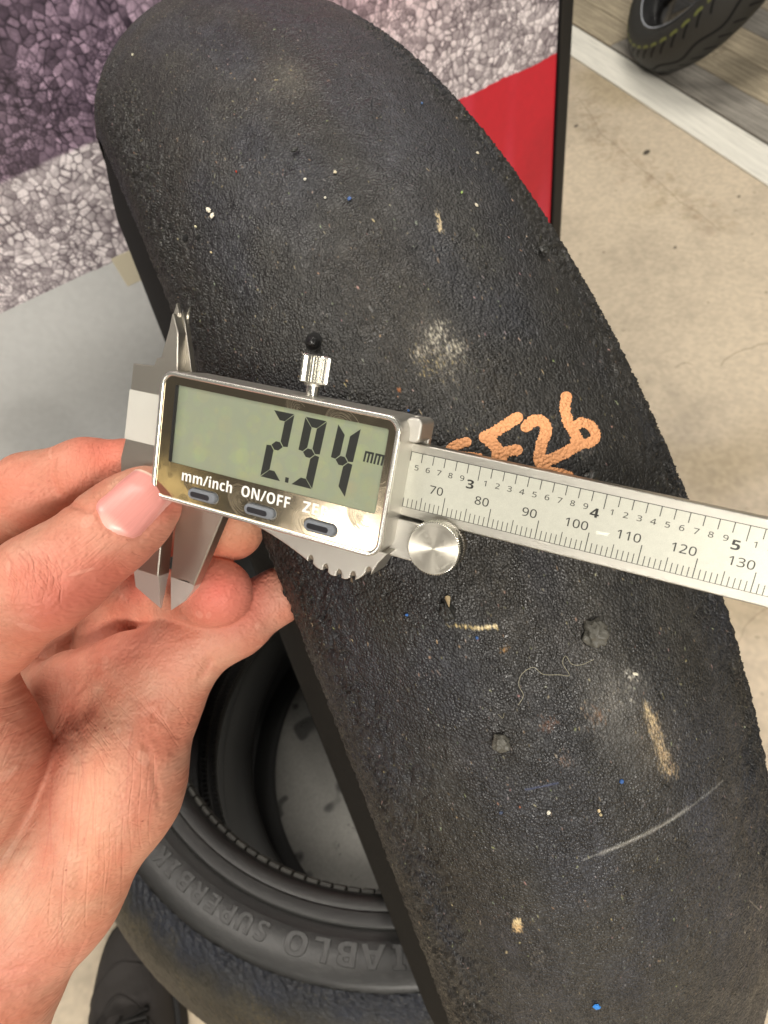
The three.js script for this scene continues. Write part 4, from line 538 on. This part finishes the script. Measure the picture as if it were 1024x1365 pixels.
  // wrinkles over the thumb joint
  for (const [dx, h] of [[-26, 0.22], [-17, 0.35], [-8, 0.3], [1, 0.4], [10, 0.3], [19, 0.18]]) fold([[42 + dx, 735 - dx * 0.2], [50 + dx * 1.2, 755 - dx * 0.4], [62 + dx, 775 - dx * 0.5], [66 + dx, 795 - dx * 0.4]], 0.7, h);
  fold([[98, 650], [120, 690], [150, 728]], 6, -0.0001);
  const press = (x, y, z) => { let d = 0; for (const q of folds) { const dx = x - q[0], dy = y - q[1], dz = z - q[2]; if (dx * dx + dy * dy + dz * dz > 900) continue; const t = clamp((dx * q[3] + dy * q[4] + dz * q[5]) * q[6]), r2 = (dx - t * q[3]) ** 2 + (dy - t * q[4]) ** 2 + (dz - t * q[5]) ** 2, w2 = q[7] * q[7]; if (r2 < 9 * w2) d = Math.max(d, q[8] * Math.exp(-r2 / w2)); } return d; };
  const skinShape = (x, y, z) => { const b = body(x, y, z); return b > 3 || b < -4 ? b : b + press(x, y, z) + 0.10 * n3(x * 0.12, y * 0.12, z * 0.12) + 0.045 * n3(x * 0.4, y * 0.4, z * 0.4); };
  // the thumbnail's bed: a frame on the thumb, the nail plate laid on the skin inside it
  const nail = (name, c, tip, w, len, f) => {
    const A = meet(...c, f), B = meet(...tip, f), n = grad(f, A.x, A.y, A.z), u = B.clone().sub(A); u.addScaledVector(n, -u.dot(n)).normalize(); const v = n.clone().cross(u);
    const NU = 26, NV = 22, top = [], ix = [], uv = [];
    for (let i = 0; i <= NU; i++) for (let j = 0; j <= NV; j++) {
      const a = i / NU, b = j / NV * 2 - 1, half = w / 2 * (a < 0.22 ? Math.sqrt(Math.max(0, 1 - ((0.22 - a) / 0.22) ** 2)) * 0.35 + 0.65 : 1 - 0.05 * a), U = (a - 0.08) * len - 0.10 * len * (1 - b * b) * (a < 0.3 ? 1 - a / 0.3 : 0) + 0.05 * len * (1 - b * b) * a, Q = A.clone().addScaledVector(u, U).addScaledVector(v, b * half).addScaledVector(n, 7);
      let t = 0; for (let s = 0; s < 60; s++) { const e = f(Q.x - n.x * t, Q.y - n.y * t, Q.z - n.z * t); if (e < 0.01) break; t += Math.max(0.02, e * 0.8); if (t > 14) break; }
      const rim = (Math.abs(b) > 0.99 || i === 0) ? -0.5 : Math.abs(b) > 0.88 || i < 2 ? 0.05 : 0.32; Q.addScaledVector(n, -t + rim + (i === NU ? -0.1 : 0)); top.push(Q.x / 1000, Q.y / 1000, Q.z / 1000); uv.push(a, j / NV);
      if (i < NU && j < NV) { const q = i * (NV + 1) + j, s = q + NV + 1; ix.push(q, s, q + 1, q + 1, s, s + 1); }
    }
    const g = new THREE.BufferGeometry(); g.setAttribute('position', new THREE.Float32BufferAttribute(top, 3)); g.setAttribute('uv', new THREE.Float32BufferAttribute(uv, 2)); g.setIndex(ix); g.computeVertexNormals();
    if (new THREE.Vector3(g.attributes.normal.getX(200), g.attributes.normal.getY(200), g.attributes.normal.getZ(200)).dot(n) < 0) { for (let i = 0; i < ix.length; i += 3) { const t = ix[i]; ix[i] = ix[i + 1]; ix[i + 1] = t; } g.setIndex(ix); g.computeVertexNormals(); }
    const edge = []; for (const j of [0, NV]) for (let i = 0; i <= NU; i++) { const k = (i * (NV + 1) + j) * 3; edge.push([j, i, top[k] * 1000, top[k + 1] * 1000, top[k + 2] * 1000]); }
    return { g, edge, top, NU, NV };
  };
  const thumbF = (x, y, z) => part('thumb', x, y, z), ringF = (x, y, z) => part('ring', x, y, z);
  const tn = nail('thumb_nail', [156, 693], [205, 645], 12.2, 15.0, thumbF);
  const S = 512, na = tileNoise(S, 7, 101), nb = tileNoise(S, 40, 102), nailTex = dataTex(128, 128, (x, y) => { const a = x / 128, v = y / 128, lun = smooth(0.16, 0.04, a + 0.5 * (v - 0.5) ** 2), tip = smooth(0.93, 0.97, a), g = 1 + 0.03 * n2(y * 0.25, x * 0.01); return [lerp(lerp(218, 228, lun), 232, tip) * g, lerp(lerp(146, 172, lun), 200, tip) * g, lerp(lerp(138, 160, lun), 182, tip) * g]; }, true);
  const nailM = new THREE.MeshPhysicalMaterial({ map: nailTex, roughness: 0.36, clearcoat: 0.35, clearcoatRoughness: 0.3, side: THREE.DoubleSide });
  // a shallow groove runs along the sides and root of the nail
  for (const q of [tn]) { const p = (i, j) => { const k = (i * (q.NV + 1) + j) * 3; return [q.top[k] * 1000, q.top[k + 1] * 1000, q.top[k + 2] * 1000]; }, run = []; for (let i = q.NU; i >= 0; i--) run.push(p(i, 0)); for (let j = 1; j <= q.NV; j++) run.push(p(0, j)); for (let i = 1; i <= q.NU; i++) run.push(p(i, q.NV)); for (let i = 0; i + 1 < run.length; i++) { const [a, b] = [run[i], run[i + 1]], d = [b[0] - a[0], b[1] - a[1], b[2] - a[2]]; folds.push([...a, ...d, 1 / Math.max(1e-6, d[0] ** 2 + d[1] ** 2 + d[2] ** 2), 0.8, 0.55]); } }

  const m = surfaceNets(skinShape, [-168, -192, -234], [-14, 30, -134], 0.95);
  const N = m.pos.length / 3, uv = new Float32Array(N * 2), nor = new Float32Array(N * 3), BX = -0.170, BY = -0.194, BW = 0.158, BH = 0.228, v = new THREE.Vector3();
  for (let i = 0; i < N; i++) { const x = m.pos[i * 3], y = m.pos[i * 3 + 1], z = m.pos[i * 3 + 2], g = grad(skinShape, x, y, z, 0.5); nor.set([g.x, g.y, g.z], i * 3); m.pos[i * 3] /= 1000; m.pos[i * 3 + 1] /= 1000; m.pos[i * 3 + 2] /= 1000; uv[i * 2] = (x / 1000 - BX) / BW; uv[i * 2 + 1] = (y / 1000 - BY) / BH; }
  const g = new THREE.BufferGeometry(); g.setAttribute('position', new THREE.Float32BufferAttribute(m.pos, 3)); g.setAttribute('normal', new THREE.BufferAttribute(nor, 3)); g.setAttribute('uv', new THREE.BufferAttribute(uv, 2)); g.setIndex(m.ix);
  { const i = Math.floor(m.ix.length / 6) * 3, a = new THREE.Vector3().fromArray(m.pos, m.ix[i] * 3), b = new THREE.Vector3().fromArray(m.pos, m.ix[i + 1] * 3), c = new THREE.Vector3().fromArray(m.pos, m.ix[i + 2] * 3), nn = b.sub(a).cross(c.sub(a)); if (nn.dot(new THREE.Vector3().fromArray(nor, m.ix[i] * 3)) < 0) for (let k = 0; k < m.ix.length; k += 3) { const t = m.ix[k]; m.ix[k] = m.ix[k + 1]; m.ix[k + 1] = t; } g.setIndex(m.ix); }
  // skin colour: mottled, redder at the joints and fingertips, paler where it is pressed or stretched
  const TW = 1400, TH = 2048, SP = (px, py) => { const q = meet(px, py); return q && [(q.x / 1000 - BX) / BW * TW, (1 - (q.y / 1000 - BY) / BH) * TH]; }, K = TW / BW / 1000;   // K: texture pixels per millimetre
  const skin = canvasTex(TW, TH, (x) => {
    const im = x.createImageData(TW, TH), a = tileNoise(2048, 10, 111), b = tileNoise(2048, 46, 112), c = tileNoise(2048, 190, 113), d = tileNoise(2048, 700, 114);
    for (let j = 0, k = 0; j < TH; j++) for (let i = 0; i < TW; i++, k += 4) { const q = a(i, j) * 0.5 + b(i, j) * 0.3 + c(i, j) * 0.2 - 0.5, r = b(i + 600, j + 200) - 0.5, f = 1 + 0.05 * (d(i, j) - 0.5) + 0.05 * q; im.data[k] = 191 * f; im.data[k + 1] = (134 + 26 * q - 22 * r) * f; im.data[k + 2] = (111 + 26 * q - 22 * r) * f; im.data[k + 3] = 255; }
    x.putImageData(im, 0, 0);
    const blob = (px, py, rx, ry, rgb, al, rot = 0) => { const p = SP(px, py); if (!p) return; x.save(); x.translate(p[0], p[1]); x.rotate(rot); x.scale(rx * K, ry * K); const q = x.createRadialGradient(0, 0, 0, 0, 0, 1); q.addColorStop(0, `rgba(${rgb},${al})`); q.addColorStop(0.55, `rgba(${rgb},${al * 0.55})`); q.addColorStop(1, `rgba(${rgb},0)`); x.fillStyle = q; x.beginPath(); x.arc(0, 0, 1, 0, 7); x.fill(); x.restore(); };
    blob(290, 790, 15, 14, '214,104,92', 0.75); blob(305, 715, 12, 12, '205,130,90', 0.4); blob(140, 600, 16, 12, '216,104,86', 0.6); blob(30, 660, 18, 12, '214,120,100', 0.45); blob(215, 660, 9, 14, '214,112,100', 0.55, 0.7); blob(55, 775, 14, 12, '222,128,112', 0.5); blob(120, 790, 22, 7, '206,110,96', 0.4, -0.7); blob(110, 720, 16, 8, '222,140,122', 0.35, -0.7);
    blob(340, 820, 18, 12, '212,132,116', 0.45, -0.5); blob(210, 850, 22, 9, '216,130,112', 0.45); blob(150, 870, 20, 10, '218,130,112', 0.4); blob(20, 1000, 18, 40, '206,132,112', 0.4, -0.2); blob(60, 1000, 4, 30, '176,96,78', 0.35, -0.1); blob(180, 1010, 18, 34, '222,140,118', 0.35, 0.3); blob(120, 1220, 18, 30, '228,150,118', 0.4, 0.6); blob(100, 800, 22, 8, '170,80,66', 0.4, -0.5); blob(30, 1290, 22, 12, '196,124,112', 0.35, 0.4); blob(245, 880, 14, 12, '228,168,146', 0.4); blob(120, 1080, 8, 26, '230,176,140', 0.35);
    for (const q of folds.slice(0, 60)) { const X = (mx) => (mx / 1000 - BX) / BW * TW, Y = (my) => (1 - (my / 1000 - BY) / BH) * TH; if (q[8] < 0.2) continue; x.strokeStyle = `rgba(176,96,78,${Math.min(0.2, 0.2 * q[8])})`; x.lineWidth = q[7] * K * 0.7; x.lineCap = 'round'; x.beginPath(); x.moveTo(X(q[0]), Y(q[1])); x.lineTo(X(q[0] + q[3]), Y(q[1] + q[4])); x.stroke(); }
    const r = rng(115); for (let i = 0; i < 900; i++) { x.fillStyle = `rgba(150,80,66,${r() * 0.12})`; x.beginPath(); x.arc(r() * TW, r() * TH, 0.6 + r() * 2, 0, 7); x.fill(); } for (let i = 0; i < 260; i++) { x.fillStyle = `rgba(246,214,196,${r() * 0.16})`; x.beginPath(); x.ellipse(r() * TW, r() * TH, 4 + r() * 18, 3 + r() * 9, r() * 3, 0, 7); x.fill(); }
    { const line = (pts, w, al) => { x.strokeStyle = `rgba(172,92,76,${al})`; x.lineWidth = w * K; x.lineCap = x.lineJoin = 'round'; x.beginPath(); let on = false; for (const q of pts) { const p = SP(...q); if (!p) continue; on ? x.lineTo(...p) : x.moveTo(...p); on = true; } x.stroke(); };
      for (let k = 0; k < 26; k++) { const a = 62 + k * 6 + r() * 8, b = 960 + r() * 200; line([[a, b], [a + 8 * (r() - 0.5), b + 40], [a - 10 + 8 * r(), b + 80 + 50 * r()]], 0.35, 0.10 + 0.1 * r()); }
      for (let k = 0; k < 26; k++) { const b = 880 + k * 13; line([[54 - k * 0.6 + r() * 8, b], [28, b + 26 + 16 * r()], [0, b + 60 + 20 * r()]], 0.3, 0.10 + 0.08 * r()); }
      for (let k = 0; k < 18; k++) { const a = 90 + r() * 130, b = 880 + r() * 110; line([[a, b], [a + 18, b + 14 + 10 * r()], [a + 38, b + 30 + 14 * r()]], 0.3, 0.12); }
      for (let k = 0; k < 30; k++) { const cx = 46 + (r() - 0.5) * 76, cy = 766 + (r() - 0.5) * 46; line([[cx - 12 * r(), cy - 14], [cx + 4, cy], [cx + 6 * r(), cy + 16]], 0.3, 0.18); }
      for (let k = 0; k < 20; k++) { const a = 88 + r() * 60, b = 595 + r() * 70; line([[a, b - 12], [a - 3 + 4 * r(), b], [a + 4 * r(), b + 12]], 0.25, 0.14); } }
    const dots = [[140, 970], [190, 1095], [238, 944], [88, 1160]]; dots.forEach(([a, b]) => { const p = SP(a, b); if (p) { x.fillStyle = 'rgba(110,50,36,0.5)'; x.beginPath(); x.arc(p[0], p[1], 2, 0, 7); x.fill(); } });
  });
  // fine relief: ridges of the palm running in curves, cross-hatched lines, pores
  const relief = canvasTex(TW, TH, (x) => {
    const im = x.createImageData(TW, TH), c = tileNoise(2048, 420, 121), d = tileNoise(2048, 150, 122), big = tileNoise(2048, 14, 123);
    for (let j = 0, k = 0; j < TH; j++) for (let i = 0; i < TW; i++, k += 4) { const bend = 26 * big(i, j), ph = (i * 0.42 + j * 0.9) * 0.62 / K * 9.4 / 6 + bend, q = 128 + 16 * Math.sin(ph) * smooth(0.2, 0.6, d(i, j)) + 60 * (c(i, j) - 0.5) + 40 * (d(i, j) - 0.5); im.data[k] = im.data[k + 1] = im.data[k + 2] = q; im.data[k + 3] = 255; }
    x.putImageData(im, 0, 0);
    const r = rng(124), line = (pts, w, al) => { x.strokeStyle = `rgba(0,0,0,${al})`; x.lineWidth = w * K; x.lineCap = x.lineJoin = 'round'; x.beginPath(); let on = false; for (const q of pts) { const p = SP(...q); if (!p) continue; on ? x.lineTo(...p) : x.moveTo(...p); on = true; } x.stroke(); };
    for (let i = 0; i < 2600; i++) { const X = r() * TW, Y = r() * TH, t = (r() < 0.5 ? 0.9 : 2.4) + (r() - 0.5) * 0.7, l = (1.0 + 3.0 * r()) * K; x.strokeStyle = `rgba(0,0,0,${0.06 + 0.16 * r()})`; x.lineWidth = 0.9 + r() * 1.2; x.beginPath(); x.moveTo(X, Y); x.quadraticCurveTo(X + Math.cos(t) * l * 0.5 + (r() - 0.5) * 6, Y + Math.sin(t) * l * 0.5 + (r() - 0.5) * 6, X + Math.cos(t) * l, Y + Math.sin(t) * l); x.stroke(); }
    // lines of the heel of the hand and of the ball of the thumb
    for (let k = 0; k < 16; k++) { const a = 70 + k * 9 + r() * 6, b = 1000 + r() * 120; line([[a, b], [a + 6 * (r() - 0.5), b + 40], [a - 8 + 8 * r(), b + 90 + 40 * r()]], 0.3, 0.22); }
    for (let k = 0; k < 22; k++) { const b = 900 + k * 15; line([[50 - k * 0.6 + r() * 8, b], [26, b + 26 + 16 * r()], [2, b + 60 + 20 * r()]], 0.28, 0.2); }
    for (let k = 0; k < 12; k++) { const a = 110 + r() * 120, b = 900 + r() * 90; line([[a, b], [a + 18, b + 14 + 10 * r()], [a + 34, b + 34 + 14 * r()]], 0.28, 0.2); }
    for (let k = 0; k < 26; k++) { const t = k / 26, cx = 50 + (r() - 0.5) * 70, cy = 768 + (r() - 0.5) * 46; line([[cx - 10 * r(), cy - 14], [cx + 4, cy], [cx + 6 * r(), cy + 16]], 0.28, 0.26); }
    for (let k = 0; k < 34; k++) { const a = 86 + r() * 70, b = 590 + r() * 80; line([[a, b - 12], [a - 3 + 4 * r(), b], [a + 4 * r(), b + 12]], 0.2, 0.16); }
    for (let k = 0; k < 30; k++) { const a = 80 + r() * 80, b = 720 + r() * 50; line([[a, b], [a + 12, b - 10], [a + 26, b - 22]], 0.2, 0.14); }
    for (let k = 0; k < 22; k++) { const a = 20 + r() * 120, b = 1190 + r() * 110; line([[a, b], [a + 14, b - 20], [a + 26, b - 44]], 0.3, 0.16); }
  }, false);
  add(o, 'skin', g, new THREE.MeshPhysicalMaterial({ map: skin, roughness: 0.58, bumpMap: relief, bumpScale: 0.00062, sheen: 0.25, sheenColor: new THREE.Color(0.9, 0.5, 0.4), sheenRoughness: 0.5, specularIntensity: 0.6 }));
  add(o, 'thumb_nail', tn.g, nailM);
  tag(o, "person's bare left hand gripping the caliper jaws between thumb and fingers, palm showing", 'hand');
}

/* ------------------------------------------------ the shoe beside the lying tyre */
{
  const o = new THREE.Group(); o.name = 'shoe'; scene.add(o);
  const toe = floorAt(166, 1228, 0.03), heel = floorAt(205, 1480, 0.03), d = heel.clone().sub(toe).setY(0).normalize();
  o.position.set(toe.x, 0, toe.z).addScaledVector(d, 0.15); o.rotation.y = Math.atan2(d.x, d.z);       // local z runs from toe (-0.15) to heel
  const half = (s) => 0.0535 * Math.pow(clamp(s / 0.30), 0.42) * (1 - 0.24 * smooth(0.4, 0.75, s)) * Math.pow(clamp((1 - s) / 0.16), 0.45), bend = (s) => -0.010 * Math.sin(s * 3.1);
  const leather = new THREE.MeshStandardMaterial({ color: 0x332f2d, roughness: 0.78, side: THREE.DoubleSide, bumpMap: repeat(rubberBump, 8, 8), bumpScale: 0.0004 }), soleM = new THREE.MeshStandardMaterial({ color: 0x191818, roughness: 0.8 });
  const sole = new THREE.Shape(), pts = []; for (let i = 0; i <= 60; i++) { const s = 0.002 + 0.996 * i / 60; pts.push([bend(s) + half(s) + 0.003, (s - 0.5) * 0.3]); } for (let i = 60; i >= 0; i--) { const s = 0.002 + 0.996 * i / 60; pts.push([bend(s) - half(s) - 0.003, (s - 0.5) * 0.3]); }
  pts.forEach(([x, y], i) => (i ? sole.lineTo(x, -y) : sole.moveTo(x, -y))); sole.closePath();
  const sg = new THREE.ExtrudeGeometry(sole, { depth: 0.018, bevelEnabled: true, bevelThickness: 0.004, bevelSize: 0.003, bevelSegments: 3 }); sg.rotateX(-Math.PI / 2); sg.translate(0, 0.004, 0); add(o, 'sole', sg, soleM);
  const top = (s) => 0.024 + lerp(0.030, 0.062, smooth(0.15, 0.5, s)) * Math.pow(clamp(s / 0.16), 0.5) + 0.03 * smooth(0.55, 0.75, s), NS = 90, NA = 48, pos = [], uv = [], ix = [];
  const upper = (s, a, lift = 0) => { const c = Math.cos(a), q = Math.sin(a), w = half(s) + lift, h = top(s) - 0.022 + lift, open = smooth(0.58, 0.66, s); const y = Math.pow(q, 0.75), x = Math.sign(c) * Math.pow(Math.abs(c), 0.6); const cr = 0.0022 * Math.exp(-(((s - 0.33 - 0.05 * c) / 0.03) ** 2)) + 0.0016 * Math.exp(-(((s - 0.40 - 0.07 * c) / 0.025) ** 2)); return new THREE.Vector3(bend(s) + w * x * (1 - 0.06 * y), 0.022 + Math.min(y, 1 - 0.25 * open) * h - cr * q + 0.0006 * n3(s * 20, a * 4, 1), (s - 0.5) * 0.3); };
  for (let i = 0; i <= NS; i++) for (let j = 0; j <= NA; j++) { const s = 0.003 + 0.994 * i / NS, p = upper(s, j / NA * Math.PI); pos.push(p.x, p.y, p.z); uv.push(i / NS, j / NA); if (i < NS && j < NA) { const q = i * (NA + 1) + j, w = q + NA + 1; ix.push(q, q + 1, w, w, q + 1, w + 1); } }
  const ug = new THREE.BufferGeometry(); ug.setAttribute('position', new THREE.Float32BufferAttribute(pos, 3)); ug.setAttribute('uv', new THREE.Float32BufferAttribute(uv, 2)); ug.setIndex(ix); ug.computeVertexNormals(); add(o, 'upper', ug, leather);
  const tube = (p, r) => new THREE.TubeGeometry(new THREE.CatmullRomCurve3(p), 24, r, 7);
  add(o, 'stitched_seam', mergeGeometries([tube(Array.from({ length: 9 }, (_, k) => upper(0.28 + 0.20 * Math.abs(k / 8 - 0.5) * 2, lerp(0.5, 2.64, k / 8), 0.0008)), 0.0012), tube(Array.from({ length: 9 }, (_, k) => upper(0.16 + 0.10 * Math.abs(k / 8 - 0.5) * 2, lerp(0.35, 2.79, k / 8), 0.0006)), 0.0008)]), leather);
  const lace = new THREE.MeshStandardMaterial({ color: 0x1d1b1a, roughness: 0.85 }), ring = new THREE.MeshStandardMaterial({ color: 0x0b0b0b, metalness: 0.5, roughness: 0.4 });
  const tongue = []; for (let k = 0; k < 5; k++) { const s = 0.37 + k * 0.045; for (const q of [-1, 1]) { const e = add(o, 'eyelet', new THREE.TorusGeometry(0.0030, 0.0012, 8, 18), ring), p = upper(s, Math.PI / 2 + q * 0.62, 0.001), n = upper(s, Math.PI / 2 + q * 0.62, 0.01).sub(p).normalize(); e.position.copy(p); e.quaternion.setFromUnitVectors(new THREE.Vector3(0, 0, 1), n); } add(o, 'lace', tube([-0.62, -0.3, 0, 0.3, 0.62].map((q) => upper(s + 0.022 * (q + 0.62), Math.PI / 2 + q, 0.002 + 0.003 * (1 - q * q / 0.4))), 0.0022), lace); if (k < 4) add(o, 'lace', tube([0.62, 0.3, 0, -0.3, -0.62].map((q) => upper(s + 0.022 * (0.62 - q), Math.PI / 2 + q, 0.0035 + 0.003 * (1 - q * q / 0.4))), 0.0022), lace); }
  add(o, 'tongue', tube([0.36, 0.42, 0.5, 0.58].map((s) => upper(s, Math.PI / 2, -0.004)), 0.012), leather);
  tag(o, 'dark grey lace up shoe on the floor beside the lying tyre', 'shoe');
}

renderer.render(scene, camera);
